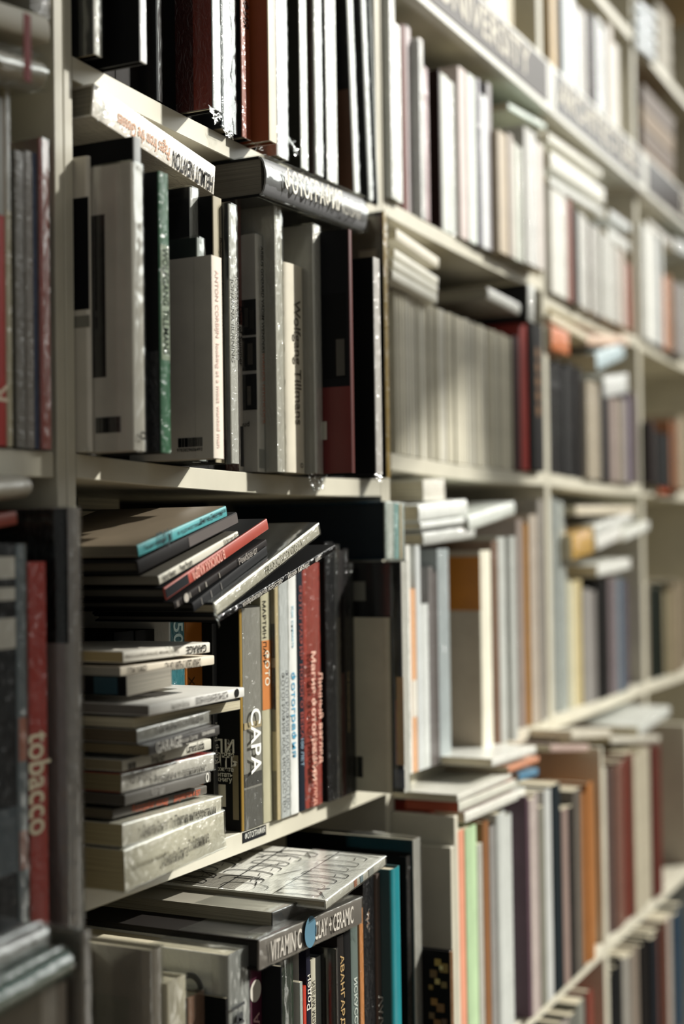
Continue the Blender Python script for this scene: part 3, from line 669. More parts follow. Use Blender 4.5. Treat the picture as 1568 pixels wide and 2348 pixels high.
# dark books at the very back of this compartment
gR = 'dark books at the back of the lower shelf compartment'
def cube_book(px, py, X, T_, D_, H_, col, rotz=0, **k):
    P = onX(px, py, X)
    # lying, spine faces the left
    M = Matrix(((0, 1, 0, P.x), (0, 0, 1, P.y), (1, 0, 0, P.z), (0, 0, 0, 1)))
    return book(M, T_, D_, H_, col, **k)
cube_book(176, 1232, .30, .036, .1, .11, '#15171b', group=gR, bands=[(0, .55, '#a8321f')], wrap=False, txt=[('ФОТОГРАФИЕЙ', .011, .55, 'down', '#d8a490', .5, .9)], label='black book with red ФОТОГРАФИЕЙ strip at the back left of the lower shelf')
cube_book(176, 1190, .30, .034, .1, .11, '#131517', group=gR, wrap=False, txt=[('~', .02, .25, 'down', '#6b6a62')], label='black book with small curled mark at the back, above the red strip')
cube_book(176, 1398, .30, .040, .1, .10, '#191b1d', group=gR, wrap=False, label='dark book at the back, level with the slanting heap')
cube_book(176, 1448, .30, .036, .1, .10, '#5f5a50', group=gR, bands=[(.0, 1, '#4d2b24')], wrap=False, label='dull brown striped book at the back, just above the white GARAGE paperback')
cube_book(176, 1310, .30, .040, .1, .10, '#0f1113', group=gR, wrap=False, label='near black book at the back beside the turquoise spine')

# ---------------- bottom compartment of the front bay
gD = 'upright books in the front bay bottom compartment'
zd1 = lambda x: .70
row([
 (350, 377, 2181, '#8d8579', 'large grey wrapped album', dict(cc='#7f776c', film=True, wrap=True, rnd=.004, cov=[(.028, .105, .55, .86, '#7b786d')], y=None, yr=2260, d=.2, label='large grey wrapped album with a framed rectangle, lower left foreground')),
 (384, 427, 2256, '#cbc3aa', 'cream wrapped book', dict(film=True, wrap=True, yr=2310, d=.19, label='short cream wrapped book right of the grey album')),
 (432, 470, 2290, '#8d6a55', 'brown wrapped book', dict(film=True, wrap=True, yr=2320, cc='#3a2c26', label='short brownish wrapped book right of the short cream one')),
 (519, 524, 2290, '#2a2a2b', 'black short book', dict(yr=2320, cc='#08090a', label='short black book before the grey sculpture book')),
 (524, 572, 2192, '#8f918d', 'thick grey book', dict(cc='#a9a9a4', film=True, wrap=True, yr=2260, d=.21, cov=[(.003, .02, 0, 1, '#9d9d98'), (.02, .2, .0, .70, '#8b8c89')], txt=[('СКУЛЬПТУРЫ', .036, .22, 'up', '#3b3d3e', .36, .8), ('XXI ВЕКА', .034, .20, 'up', '#55585a', .76, .8)], ctxt=[('ТВО', .050, .125, .865, '#3a3b3b', .95), ('ТУРЫ', .026, .125, .745, '#151515', .95)], label='thick grey wrapped book with СКУЛЬПТУРЫ up its spine under the charcoal book')),
 (573, 601, 2222, '#4d1f33', 'maroon book', dict(wrap=False, yr=2280, y=-0.107, txt=[('●', .030, .87, 'up', '#d0cbbf', .5), ('XIX ВЕКА', .017, .58, 'up', '#c9a2a0', .5)], label='maroon book with a pale oval emblem, under the charcoal lying book')),
 (602, 612, 2240, '#17191c', 'thin black book', dict(wrap=False, y=-.13)),
 (612, 630, 2221, '#bdb8a9', 'cream wrapped book', dict(film=True, wrap=True, y=-0.106, flap=[(.02, .0, .25, .01, .03)])),
 (632, 691, 2214, '#17301f', 'thick dark green wrapped book', dict(film=True, wrap=True, y=-0.102, rnd=.012, cc='#0f1a13', txt=[('ЖИВОПИСЬ', .008, .72, 'down', '#b7c2b0', .12)], label='thick dark green book in shiny film, bottom compartment')),
 (691, 698, 2252, '#9aa39d', 'thin pale green book', dict(y=-0.097)),
 (698, 706, 2262, '#a8301f', 'thin bright red book', dict(y=-0.097, wrap=False)),
 (706, 716, 2176, '#1f1f33', 'thin navy book', dict(y=-0.094, wrap=False, txt=[('Роден', .014, .75, 'up', '#d6d2c6', .5)])),
 (716, 728, 2201, '#b0ac9a', 'thin cream book', dict(y=-0.094, wrap=False, txt=[('ДОМ МУЗЕЙ', .009, .7, 'up', '#55524a')])),
 (728, 740, 2194, '#8a8f8d', 'thin grey book', dict(y=-0.092)),
 (758, 773, 2184, '#3c3835', 'black crinkled wrapped book', dict(film=True, wrap=True, cc='#0a0a0b', y=-.112)),
 (776, 793, 2148, '#221d19', 'dark book with gold letters', dict(y=-.112, wrap=False, txt=[('АВАНГАРД РОССИИ', .013, .92, 'down', '#a88c5e', .6, 1.2)])),
 (793, 808, 2135, '#0d0e0f', 'black book', dict(y=-.11)),
 (808, 825, 2120, '#56625d', 'green-grey book', dict(y=-.11, wrap=False, txt=[('ИСКУССТВО И АРХИТЕКТУРА', .012, .78, 'down', '#b7beb5', .5, 1.1)])),
 (825, 838, 2085, '#a9703c', 'tan orange book', dict(y=-.112, wrap=True, label='tan orange book right under the wrapped end of the charcoal lying book')),
 (838, 864, 2010, '#101214', 'black book', dict(y=-.105, wrap=True)),
 (864, 878, 2005, '#5b504a', 'brown-grey book with silver zigzag', dict(y=-.108, wrap=False, txt=[('ΛVΛVΛVΛV', .020, .55, 'down', '#bdbab0', .5, 1.0)])),
 (900, 922, 1995, '#1f7a82', 'teal book', dict(cc='#0f3d44', wrap=False, rough=.3, rnd=.004, yr=2100, label='bright teal book with rounded spine, bottom compartment')),
 (938, 948, 1962, '#26231f', 'black patterned book', dict(cc='#0a0b0c', y=-.10, wrap=True)),
 (950, 966, 1926, '#a8a69e', 'tall black book with silver wrapped spine', dict(cc='#0c0c0d', wrap=True, film=True, yr=2100, label='tallest black book with bright wrapped white spine, bottom compartment right')),
 (1034, 1041, 2182, '#6b4a28', 'dark book with golden picture', dict(cc='#120f0c', wrap=True, yr=2270, cov=[(a_, a_+s_, b_, b_+s_*5, c_) for a_, s_, b_, c_ in [(.004, .012, .86, '#8a6c2a'), (.014, .009, .90, '#a98a3a'), (.020, .010, .82, '#6d4e22'), (.006, .008, .76, '#7a6231'), (.016, .007, .78, '#c2a964'), (.026, .006, .74, '#8a6c2a'), (.010, .011, .60, '#7d5320'), (.020, .009, .64, '#9a6a26'), (.006, .008, .52, '#5d3c18'), (.015, .010, .50, '#8a5a20'), (.024, .008, .55, '#6d4e22'), (.011, .005, .88, '#d8c98a')]], label='black book with golden flower picture before the grey base panel')),
], zd1, .012, -.12, 'in the front bay bottom', gD, 9, ylim=-.18, xmax=.7315)

gV = 'books lying in the bottom compartment pile'
lie((592, 2158), (594, 2226), (829, 2117), '#6a645d', y=-.122, depth=.28, cc='#2b2724', film=True, wrap=False, rough=.45, pages='#2c2925',
    txt=[('VITAMIN C', .030, .075, 'up', '#b9b4aa', .52, .72), ('CLAY + CERAMIC', .028, .48, 'up', '#b9b4aa', .50, .72), ('●', .045, .375, 'up', '#4d7387', .5, .8)], cov=[(.01, .03, .1, .9, '#37322d')], group=gV,
    flap=[(.03, 0, .27, .03, .014)], label='charcoal lying book lettered VITAMIN C CLAY CERAMIC with a blue round motif')
lie((624, 2093), (624, 2129), (770, 2066), '#2c2a28', y=-.102, depth=.285, cc='#8a867a', film=True, pages='#a39c87', group=gV, pb=True, label='thick book with grey page edges lying on the charcoal book')
vb = lie((748, 2063), (748, 2086), (884, 1984), '#b8b5a9', y=-.140, depth=.31, cc='#d3d2c9', pages='#b5ae99', film=True, wrap=True, group=gV,
    cov=[(.12, .30, .02, .3, '#8f8c82'), (.16, .29, .55, .9, '#7d7a71')],
    bands=[(.45, .5, '#a0674a'), (.55, .6, '#6b7f86'), (.7, .78, '#8d8f88')], label='flat book covered in black line drawings on top of the bottom compartment pile')
vm = vb.children[0].data; drawing(vb, 0, .31, max(v.co.z for v in vm.vertices))
lie((886, 1937), (887, 1946), (893, 1943), '#8a4a22', y=-.10, depth=.2, cc='#b06a30', pages='#aaa38d', group=gV, pb=True, label='thin orange and black book lying behind the line-drawing book') if False else None
# ================================================================== BAY 0 (left edge, near, blurred)
XR0 = SEAM[1]-PT
def from_right(X):  # small helper: a near bay is cut by the frame, books are given from the frame edge
    return X
g0 = 'books in the bookcase cut by the left edge'
def up0(l, r, t, b_, col, y, words, **k):
    """a single upright book: spine left/right px, top px, shelf height b_, spine plane y"""
    ym = (t+900)/2 if b_ > 1.3 else (t+1700)/2
    yr = k.pop('yr', ym)
    P1, P2 = onY(l, yr, y), onY(r, yr, y)
    zt = onY(l, t, y).z
    k.setdefault('wrap', True)
    return book(Matrix.Translation((P1.x, y, b_+.0006)), P2.x-P1.x, k.pop('d', .2), zt-b_, col, group=g0, label=words, **k)
zs2 = SH[0]['s2'][0]; zs3 = SH[0]['s3'][0]
up0(-20, 12, 215, zs2, '#a12218', -.004, 'red book cut by the left edge with pale upper half', cc='#7d1b14', wrap=False, bands=[(.66, 1, '#8f8d84')], txt=[('К', .03, .12, 'up', '#d8c8b0', .6)])
up0(12.6, 27, 205, zs2, '#a59d80', -.004, 'cream edged book with silver wrapped top beside the red one', bands=[(.66, 1, '#a3a39a')])
up0(36, 58, 345, zs2, '#6e6b63', -.004, 'grey wrapped book, left bookcase, below the ribboned volumes', cc='#3f3d39')
up0(59, 78, 345, zs2, '#77726a', -.004, 'second grey wrapped book, beside the thin blue spine')
up0(79, 87, 352, zs2, '#3a4868', -.004, 'thin dull blue book in the left bookcase')
up0(93, 115, 318, zs2, '#8a2a1a', -.008, 'red crinkled wrapped book next to the left upright', film=True, cc='#4b140d')
# volumes lying on top, tied with red ribbon
def lie0(lt, lb, rb, col, y, **k):
    k.setdefault('group', g0); return lie(lt, lb, rb, col, y=y, **k)
lie0((-60, -20), (-60, 45), (117, 98), '#b4ae9c', -.03, depth=.2, rnd=.004, rough=.5, label='cream volume with red ribbon, upper one at the top left corner')
lie0((-60, 80), (-60, 160), (112, 205), '#9a917b', -.035, depth=.2, rnd=.022, wrap=True, film=True, label='rounded wrapped cream volume with red ribbon, lower one at top left')
A_ = onY(63, 110, -.068)
bm = bmesh.new(); add_box(bm, A_.x-.0045, A_.x+.0045, -.0685, -.0672, onY(62, 186, -.068).z, onY(62, 32, -.068).z)
bmesh.ops.subdivide_edges(bm, edges=bm.edges[:], cuts=2)
rb_ = bm_obj('ribbon', bm, mat('#7a1814', .6)); tag(rb_, 'dark red ribbon hanging over the two volumes at top left', 'ribbon')
up0(70, 117, -420, onY(70, 24, -.01).z, '#6d685b', -.01, 'grey upright book above the ribboned volumes', yr=10, d=.18)
# lying things under shelf s2
lie0((-60, 1098), (-60, 1158), (76, 1143), '#a59f8e', -.03, depth=.15, rnd=.018, wrap=True, label='rounded pale wrapped book lying under the left shelf')
lie0((-60, 1190), (-60, 1222), (40, 1202), '#7c3220', -.02, depth=.15, wrap=False, label='red-brown book lying below the rounded pale one')
# standing
up0(-25, 38, 1248, zs3, '#23282b', -.03, 'book with black and white blotched upper spine, left edge', bands=[(.76, .97, '#a9a69a'), (.83, .87, '#1f2224'), (.90, .92, '#2a2c2d'), (.25, .4, '#2f3d44')], cc='#15191c')
up0(39, 61, 1250, zs3, '#5e6a70', -.03, 'narrow grey-blue wrapped book left of the red tobacco book', bands=[(.25, .34, '#8a4a34'), (.5, .6, '#a35f4a')], film=True)
up0(66, 108, 1290, zs3, '#8e2418', -.03, 'dark red book lettered tobacco in cream, left bookcase', cc='#5a1610', txt=[('tobacco', .045, .585, 'down', '#d2c9ad', .45, .8)])
# black and mauve book with rounded corners at the upright
X_ = XR0-.006-.030
yk = onX(158, 1600, X_).y
book(Matrix.Translation((X_, yk, zs3+.0006)), .024, .17, onY(158, 1165, yk).z-zs3, '#8a8480', cc='#7d6f6c', film=True, wrap=True, rnd=.004, group=g0,
     cov=[(.0, .16, .70, .998, '#0b0c0e')], rough=.4, label='black over mauve wrapped book with rounded corner covering the left upright')
# below
zd0 = onY(60, 2300, -.10).z-.20
lie0((-60, 2200), (-60, 2262), (112, 2176), '#a7a7a2', -.10, depth=.18, wrap=True, film=True, cc='#1d1e1f', rnd=.006, label='silver wrapped book lying at the bottom left corner')
lie0((-60, 2300), (-60, 2372), (168, 2240), '#2f5a4a', -.12, depth=.17, wrap=True, film=True, rnd=.010, pages='#9aa39a', label='dark green shiny wrapped book lying at the bottom left corner')
up0(95, 134, 2262, .74, '#8d877b', -.11, 'grey-beige book standing under the green lying book', yr=2320)
up0(135, 155, 2256, .74, '#857d72', -.11, 'narrow grey book standing under the green lying book', yr=2320, wrap=False)
up0(190, 208, 2140, .74, '#5a534c', -.12, 'narrow dark wrapped book with silvery creased film at the bottom left', yr=2250, film=True, d=.05)

# ================================================================== BAY 2
def g_(b, s): return 'upright books on the %s shelf of the %s bay' % (s, b)
xs = SEAM[2]+PT+.0006; xm = SEAM[3]-PT-.0006
def zz(b, k): return ZF[b, k]
row([
 (896, 909, -60, '#c9ccc6', 'white', dict(yr=250)), (909, 921, 55, '#dfe2dd', 'bright white', {}), (923, 933, 57, '#5e2417', 'red-brown', dict(wrap=False, y=.01)),
 (934, 945, 57, '#cfc6c8', 'thin pale pink', {}), (949, 962, 84, '#a7a8a6', 'grey', dict(y=-.004)), (962, 974, 88, '#b5b6b2', 'silver grey', {}), (974, 984, 153, '#9a7f80', 'thin mauve', {}),
 (1009, 1012, 160, '#3a2016', 'dark brown', dict(y=-.0, cc='#2a1811', wrap=False)), (1013, 1030, 168, '#ced3cc', 'white', {}), (1031, 1046, 185, '#c9cec7', 'pale green', {}),
 (1054, 1071, 153, '#cdbfba', 'pinkish white', dict(wrap=False)), (1074, 1092, 168, '#dde3dc', 'bright white', {}), (1096, 1105, 181, '#4a4553', 'dark purple', {}),
 (1106, 1119, 217, '#dcdfe0', 'short white', {}), (1119, 1129, 190, '#9c9799', 'grey-mauve', dict(cc='#2a2422')), (1143, 1163, 298, '#b7a994', 'tan', dict(wrap=False)),
 (1166, 1178, 305, '#a89e94', 'grey-beige', {}), (1180, 1201, 315, '#dfe2d6', 'bright white', {}), (1204, 1216, 290, '#b9b8b3', 'grey', {}),
 (1217, 1230, 300, '#d0d1cd', 'white', {}), (1231, 1247, 325, '#c9c2bb', 'beige white', {})],
 zz(2, 's1'), xs, -.004, 'second bay upper shelf', g_('second', 'upper'), 21, xmax=xm, split=True, ylim=-.04)
lie((1166, 236), (1166, 250), (1251, 298), '#c9d8cd', y=-.012, depth=.17, wrap=True, pb=True, group='books lying on the second bay rows', label='thin pale green book lying on the uprights under the second bay sign')
# journals
rj = random.Random(8); js = []; xx = 906.0; k = 0
while xx < 1172:
    wpx = rj.uniform(6.3, 8.6)*(1-(xx-906)/266*.25)
    c_ = rj.choice(['#cdc8b4', '#c6c1ad', '#d3cebc', '#bdb8a4', '#c9c6b8', '#b9b5a2', '#d0cdbf'])
    kk = ORD[k]
    tpx = 668+.40*(xx-906)
    js.append((xx, xx+wpx-.3, tpx+rj.uniform(-2, 2), c_, 'cream', dict(pb=True, wrap=False, y=.0+rj.uniform(-.003, .003), d=.18, rough=.5, name='journal', cat='journal',
        label='slim white journal in the long pale set, %s from its left end' % kk)))
    xx += wpx; k += 1
js += [(1180, 1192, 770, '#3d1c1c', 'maroon', dict(cc='#2a1112', wrap=False)), (1194, 1211, 735, '#8f2a22', 'dark red', dict(wrap=False, label='dark red book standing right of the white journals')),
       (1219, 1247, 738, '#14100c', 'thick black', dict(wrap=False, txt=[('●●●●●', .03, .85, 'down', '#6d4a1e', .5)], label='thick black book with dull gold dots at the end of the journals'))]
row(js, zz(2, 's2'), xs, -.002, 'second bay middle shelf', g_('second', 'middle'), 22, xmax=xm, gap=.0002, split=True, ylim=-.04)
gl = 'books lying on the second bay rows'
for i, (lt, lb, rb, col, n_) in enumerate([((908, 523), (908, 548), (1005, 615), '#cfcabb', 'topmost'), ((905, 570), (904, 590), (1004, 655), '#d5d3c6', 'second'), ((902, 594), (902, 615), (1003, 676), '#cdcbbe', 'third'), ((900, 618), (900, 640), (1002, 697), '#d6d4c8', 'lowest')]):
    lie(lt, lb, rb, col, y=-.004-.004*i, depth=.2, pb=True, rough=.4, wrap=False, group=gl, label='%s of four white journals lying on the standing journals' % n_)
lie((1183, 632), (1212, 735), (1225, 742), '#d0d2cc', y=-.03, depth=.19, wrap=True, cc='#0a0b0c', group=gl, pages='#222222', label='black book in shiny wrap wedged slanting at the end of the journals')
lie((1118, 655), (1120, 685), (1193, 722), '#d3d4ce', y=-.03, depth=.19, wrap=True, cc='#77736a', pages='#8c887c', rnd=.004, group=gl, label='grey book with rounded white spine lying on the white journals')
# lower shelf of bay 2
row([
 (935, 944, 1250, '#d9d9d2', 'thin white', {}), (944, 956, 1350, '#d8a67c', 'orange and white', dict(bands=[(.3, .5, '#e0dcd0')])), (957, 968, 1250, '#bfc3c2', 'silver', {}), (968, 985, 1385, '#cfd3d0', 'white wrapped', {}),
 (986, 996, 1300, '#6e6a68', 'dark grey', {}), (997, 1006, 1310, '#57504d', 'brown-grey', {}), (1007, 1033, 1258, '#9aa3a4', 'blue-grey wrapped', {}),
 (1105, 1129, 1262, '#dcd8c6', 'cream', dict(cc='#a0917d', wrap=False, cov=[(.0, .07, .70, .97, '#a8671a')], label='book with orange over beige cover and cream spine, second bay lower shelf')),
 (1132, 1147, 1240, '#6a4f3c', 'brown', {}), (1150, 1185, 1208, '#d5d9d3', 'wide white wrapped', dict(rnd=.004)), (1190, 1203, 1190, '#8b7f77', 'mauve-grey', dict(y=.0)),
 (1206, 1216, 1200, '#9a6a1e', 'ochre', {}), (1219, 1236, 1180, '#b5aa9c', 'beige wrapped', {}), (1239, 1252, 1145, '#8f8a82', 'tall grey', {})],
 zz(2, 's3'), xs, -.004, 'second bay lower shelf', g_('second', 'lower'), 23, xmax=xm, split=True, ylim=-.04)
for i, (lt, lb, rb, col, y, n_) in enumerate([((972, 1100), (972, 1150), (1020, 1146), '#cdc9bd', -.01, 'short thick pale book on top of the second bay lower row'),
    ((960, 1158), (962, 1196), (1072, 1180), '#dcdfda', -.03, 'bright white wrapped book, upper of the pile left in the second bay'),
    ((963, 1198), (966, 1216), (1080, 1200), '#c9ccc8', -.03, 'silver white book, middle of the pile left in the second bay'),
    ((968, 1222), (972, 1252), (1090, 1234), '#b7b9b4', -.03, 'grey white book, lowest of the pile left in the second bay'),
    ((1068, 1186), (1076, 1218), (1182, 1180), '#cfd4cd', -.035, 'pale book tilted up to the right on the second bay lower row')]):
    lie(lt, lb, rb, col, y=y, depth=.17, wrap=True, rnd=.003 if i != 0 else 0, group=gl, label=n_)
# base compartment of bay 2
xb = SEAM[2]+PT+.001
row([
 (1053, 1070, 1905, '#cf8f74', 'salmon', {}), (1072, 1098, 1900, '#a9c29a', 'pale green', {}), (1099, 1111, 1935, '#b4b3a9', 'grey white', {}), (1112, 1126, 1885, '#7d5330', 'brown', dict(wrap=False)),
 (1127, 1141, 1895, '#8a8884', 'grey', {}), (1142, 1180, 1858, '#c9cdc8', 'wide white wrapped', dict(rnd=.004)), (1213, 1217, 1825, '#5d4450', 'mauve covered', dict(cc='#54404a', wrap=False)),
 (1217, 1240, 1818, '#b9aca6', 'pinkish grey', {}), (1241, 1252, 1850, '#77766a', 'olive grey', {}), (1253, 1268, 1812, '#b7b9b6', 'silver', {}), (1271, 1290, 1800, '#0f2027', 'navy', dict(wrap=False)),
 (1292, 1306, 1855, '#85736b', 'mauve brown', {}), (1307, 1318, 1850, '#15181a', 'black', {}), (1319, 1337, 1812, '#5c564e', 'dark grey', {}), (1340, 1362, 1795, '#9c6636', 'orange-brown', dict(wrap=False))],
 zz(2, 'sd'), xb, YB+.004, 'second bay base', g_('second', 'base'), 24, xmax=SEAM[3]-PT-.001, split=True, ylim=-.112)
gb = 'books lying on the second bay base row'
lie((985, 1840), (985, 1867), (1015, 1860), '#b5402a', X=.775, depth=.10, wrap=True, cc='#b8402a', pages='#b8442c', group=gb, label='glossy red book at the left end of the second bay base heap')
for i, (lt, lb, rb, col, n_, d_, pg) in enumerate([((1066, 1864), (1066, 1888), (1204, 1827), '#dcdcd2', 'lowest white', .15, '#cfc6ac'), ((1050, 1841), (1052, 1863), (1190, 1803), '#cfcfc2', 'red-edged white', .085, '#b0543a'), ((1046, 1824), (1049, 1840), (1172, 1786), '#d2d1c6', 'third white', .17, '#cfc6ac'),
    ((1186, 1775), (1190, 1792), (1234, 1778), '#4a7c9a', 'blue', .16, '#cfc6ac'), ((1163, 1760), (1166, 1773), (1236, 1747), '#c98a6a', 'orange-pink', .16, '#cfc6ac'), ((1122, 1742), (1128, 1759), (1229, 1727), '#dcdcd4', 'topmost white', .16, '#cfc6ac')]):
    lie(lt, lb, rb, col, y=YB+.001-.002*i, depth=d_, wrap=True, pb=True, pages=pg, cc='#a9482f' if d_ < .1 else None, group=gb, label='%s book in the slanting heap on the second bay base row' % n_)
# under the base floor, bays 2 and 3
zu = lambda x: .36
row([(1212, 1228, 2300, '#a9a49a', 'pale grey', {}), (1229, 1236, 2290, '#1a1a18', 'black', {}), (1286, 1310, 2262, '#9b938c', 'grey wrapped', dict(cc='#2b2620')), (1311, 1340, 2235, '#7d7f76', 'olive grey', {}),
     (1348, 1368, 2205, '#7a3526', 'brick red', {})], zu, 1.05, YB+.004, 'second bay bottom', g_('second', 'bottom'), 25, zcap=.635, xmax=SEAM[3]-PT-.001, split=True, ylim=-.105)

# ================================================================== BAY 3
xs = SEAM[3]+PT+.0006; xm = SEAM[4]-PT-.0006
row([(1262, 1276, -40, '#b89d6e', 'gold-brown', dict(X=1.53, wrap=False, yr=60)), (1277, 1289, -40, '#10242c', 'dark teal', dict(yr=60)), (1291, 1304, -40, '#ccd3d6', 'blue-white', dict(yr=60)), (1305, 1318, -30, '#d6dad9', 'white', dict(yr=60)),
     (1321, 1342, 5, '#c3c0ba', 'wrapped grey-white', dict(yr=80)), (1345, 1364, 20, '#2c1c17', 'dark brown', dict(yr=100, wrap=False)), (1367, 1388, 30, '#c9cfce', 'white wrapped', dict(yr=100)), (1391, 1404, 50, '#bdb6ad', 'beige', dict(yr=130)), (1405, 1418, 95, '#d0ccc2', 'cream', dict(yr=150))],
    zz(3, 's0'), xs, .002, 'third bay top shelf', g_('third', 'top'), 31, xmax=xm, split=True, ylim=.002)
# white rows above the sign of bay 2
row([(1118+i*6.6, 1118+(i+1)*6.6-.4, -60, c_, 'white', dict(yr=20, pb=True, wrap=False, name='journal', cat='journal', label='white journal above the dark sign, %s from the left of its set' % ORD[i])) for i, c_ in enumerate(['#d6d2c6', '#cfcbbf', '#dad7cc', '#cbc7b9', '#d4d0c3', '#d9d5c9', '#c9c5b6', '#b9b091', '#a99b78'])],
    zz(2, 's0'), onY(1116, 20, .002).x, .002, 'second bay top shelf', 'white journals above the sign', 32, ylim=.002)
row([(1264, 1281, 430, '#d3d2ca', 'white', {}), (1282, 1299, 440, '#dcdcd3', 'bright white', {}), (1300, 1312, 455, '#7e4a3c', 'brown-pink', dict(wrap=False)), (1313, 1321, 470, '#1b1815', 'black', {}), (1323, 1345, 480, '#d3d3cc', 'white', {}),
     (1346, 1366, 500, '#cfccc4', 'white wrapped', {}), (1367, 1388, 515, '#d8d8d0', 'bright white', {}), (1389, 1410, 535, '#c6c6bf', 'grey-white', {}), (1411, 1428, 560, '#bdb4aa', 'beige', {}), (1430, 1446, 590, '#8a5848', 'reddish brown', dict(wrap=False))],
    zz(3, 's1'), xs, -.004, 'third bay upper shelf', g_('third', 'upper'), 33, xmax=xm, split=True, ylim=-.04)
gl3 = 'books lying on the third bay rows'
for lt, lb, rb, col, n_ in [((1256, 302), (1256, 322), (1380, 410), '#d8d6c8', 'long pale book lying highest on the third bay upper row'),
    ((1258, 342), (1262, 385), (1386, 470), '#e2e1d6', 'thickest bright white book lying on the third bay upper row'),
    ((1258, 402), (1260, 422), (1386, 500), '#cfd1cb', 'silver white book lying lowest on the third bay upper row'),
    ((1396, 478), (1397, 500), (1445, 535), '#cbd0cf', 'small wrapped white book lying by the third bay right upright'),
    ((1392, 520), (1393, 545), (1443, 580), '#d3d5d0', 'second small white book lying by the third bay right upright'),
    ((1260, 716), (1262, 736), (1346, 782), '#d8cdb2', 'cream book lying over the black books of the third bay'),
    ((1346, 766), (1347, 792), (1440, 795), '#d8b9a0', 'pale peach book lying under the third bay upper shelf'),
    ((1368, 808), (1369, 850), (1432, 820), '#bcd0d6', 'pale blue book lying under the third bay upper shelf'),
    ((1384, 865), (1386, 912), (1440, 900), '#d2d5d2', 'white wrapped bundle-like book lying above the purple-grey spines'),
    ((1264, 745), (1264, 800), (1305, 815), '#c26a2c', 'orange book lying over the thick black books of the third bay'),
    ((1320, 1160), (1321, 1182), (1455, 1180), '#d9cfb8', 'long cream book lying just under the third bay middle shelf'),
    ((1360, 1205), (1362, 1225), (1452, 1192), '#dcded9', 'white book, upper of the tilted pair in the third bay lower row'),
    ((1366, 1232), (1368, 1262), (1424, 1235), '#e0e0da', 'white book, lower of the tilted pair in the third bay lower row'),
    ((1426, 1220), (1428, 1242), (1488, 1215), '#e0e2da', 'white book jutting beyond the third bay right upright'),
    ((1368, 1296), (1370, 1322), (1445, 1304), '#e2e3dc', 'bright white book lying lowest on the third bay lower row'),
    ((1312, 1225), (1312, 1285), (1360, 1268), '#b8934a', 'yellow-ochre thick book lying on the third bay lower row')]:
    lie(lt, lb, rb, col, y=-.012, depth=.17, wrap=True, pb=True, group=gl3, label=n_)
row([(1258, 1298, 815, '#0f0e0d', 'thick black', dict(wrap=False)), (1299, 1320, 822, '#171411', 'blackish', dict(wrap=False)), (1322, 1338, 830, '#26201b', 'dark brown', dict(wrap=False)), (1343, 1375, 862, '#b8ad98', 'wide cream', {}),
     (1378, 1390, 880, '#141313', 'black', {}), (1391, 1401, 890, '#3a2f2d', 'dark brown', {}), (1403, 1420, 905, '#a3938a', 'pinkish grey', {}), (1421, 1432, 915, '#9c9383', 'grey-beige', {}), (1433, 1447, 905, '#7d7480', 'purple-grey', {}), (1448, 1458, 900, '#584c50', 'dark mauve', {})],
    zz(3, 's2'), xs, -.004, 'third bay middle shelf', g_('third', 'middle'), 34, xmax=xm, split=True, ylim=-.04)
row([(1254, 1278, 1132, '#aeb3b2', 'tall silver wrapped', dict(film=True)), (1279, 1300, 1140, '#c9cfcc', 'tall white wrapped', dict(film=True)), (1301, 1318, 1325, '#cfcbb0', 'cream', {}), (1319, 1335, 1330, '#c9b98a', 'yellowish cream', {}),
     (1340, 1354, 1350, '#8d8a86', 'grey', {}), (1355, 1368, 1355, '#74706c', 'dark grey', {}), (1370, 1395, 1330, '#22201d', 'wide black', dict(wrap=False)), (1397, 1408, 1325, '#6f6365', 'mauve', {}), (1409, 1419, 1325, '#7a7478', 'grey-mauve', {}),
     (1420, 1428, 1325, '#5a7480', 'blue-grey', {}), (1429, 1440, 1330, '#514a58', 'dark purple', {})],
    zz(3, 's3'), xs, -.004, 'third bay lower shelf', g_('third', 'lower'), 35, xmax=xm, split=True, ylim=-.04)
row([(1389, 1408, 1755, '#5a4a44', 'mauve brown', dict(wrap=False)), (1409, 1430, 1745, '#6b4a3f', 'brown', dict(wrap=False)), (1431, 1452, 1730, '#6e2617', 'red-brown', dict(wrap=False)), (1455, 1496, 1712, '#c0b8a2', 'wide cream wrapped', {}), (1499, 1516, 1690, '#5a2014', 'dark red', dict(wrap=False))],
    zz(3, 'sd'), SEAM[3]+PT+.001, YB+.004, 'third bay base', g_('third', 'base'), 36, xmax=SEAM[4]-PT-.001, split=True, ylim=-.112)
for lt, lb, rb, col, n_ in [((1310, 1676), (1310, 1696), (1400, 1690), '#cfc9b8', 'pale book lying left on the third bay base row'),
    ((1400, 1690), (1400, 1705), (1512, 1700), '#cfcbbd', 'long pale book lying right on the third bay base row'),
    ((1462, 1668), (1464, 1690), (1536, 1640), '#c9ccc6', 'wrapped book tilted up at the right of the third bay base'),
    ((1262, 1708), (1262, 1724), (1350, 1722), '#b79f96', 'pinkish book lying over the third bay left base panel')]:
    lie(lt, lb, rb, col, y=YB+.02, depth=.17, wrap=True, pb=True, group='books lying on the third bay base row', label=n_)
lie((1276, 1682), (1278, 1740), (1392, 1736), '#6a1a10', y=.0, depth=.12, end=True, wrap=False, group='books lying on the third bay base row', label='deep red large book lying behind the third bay left base panel')
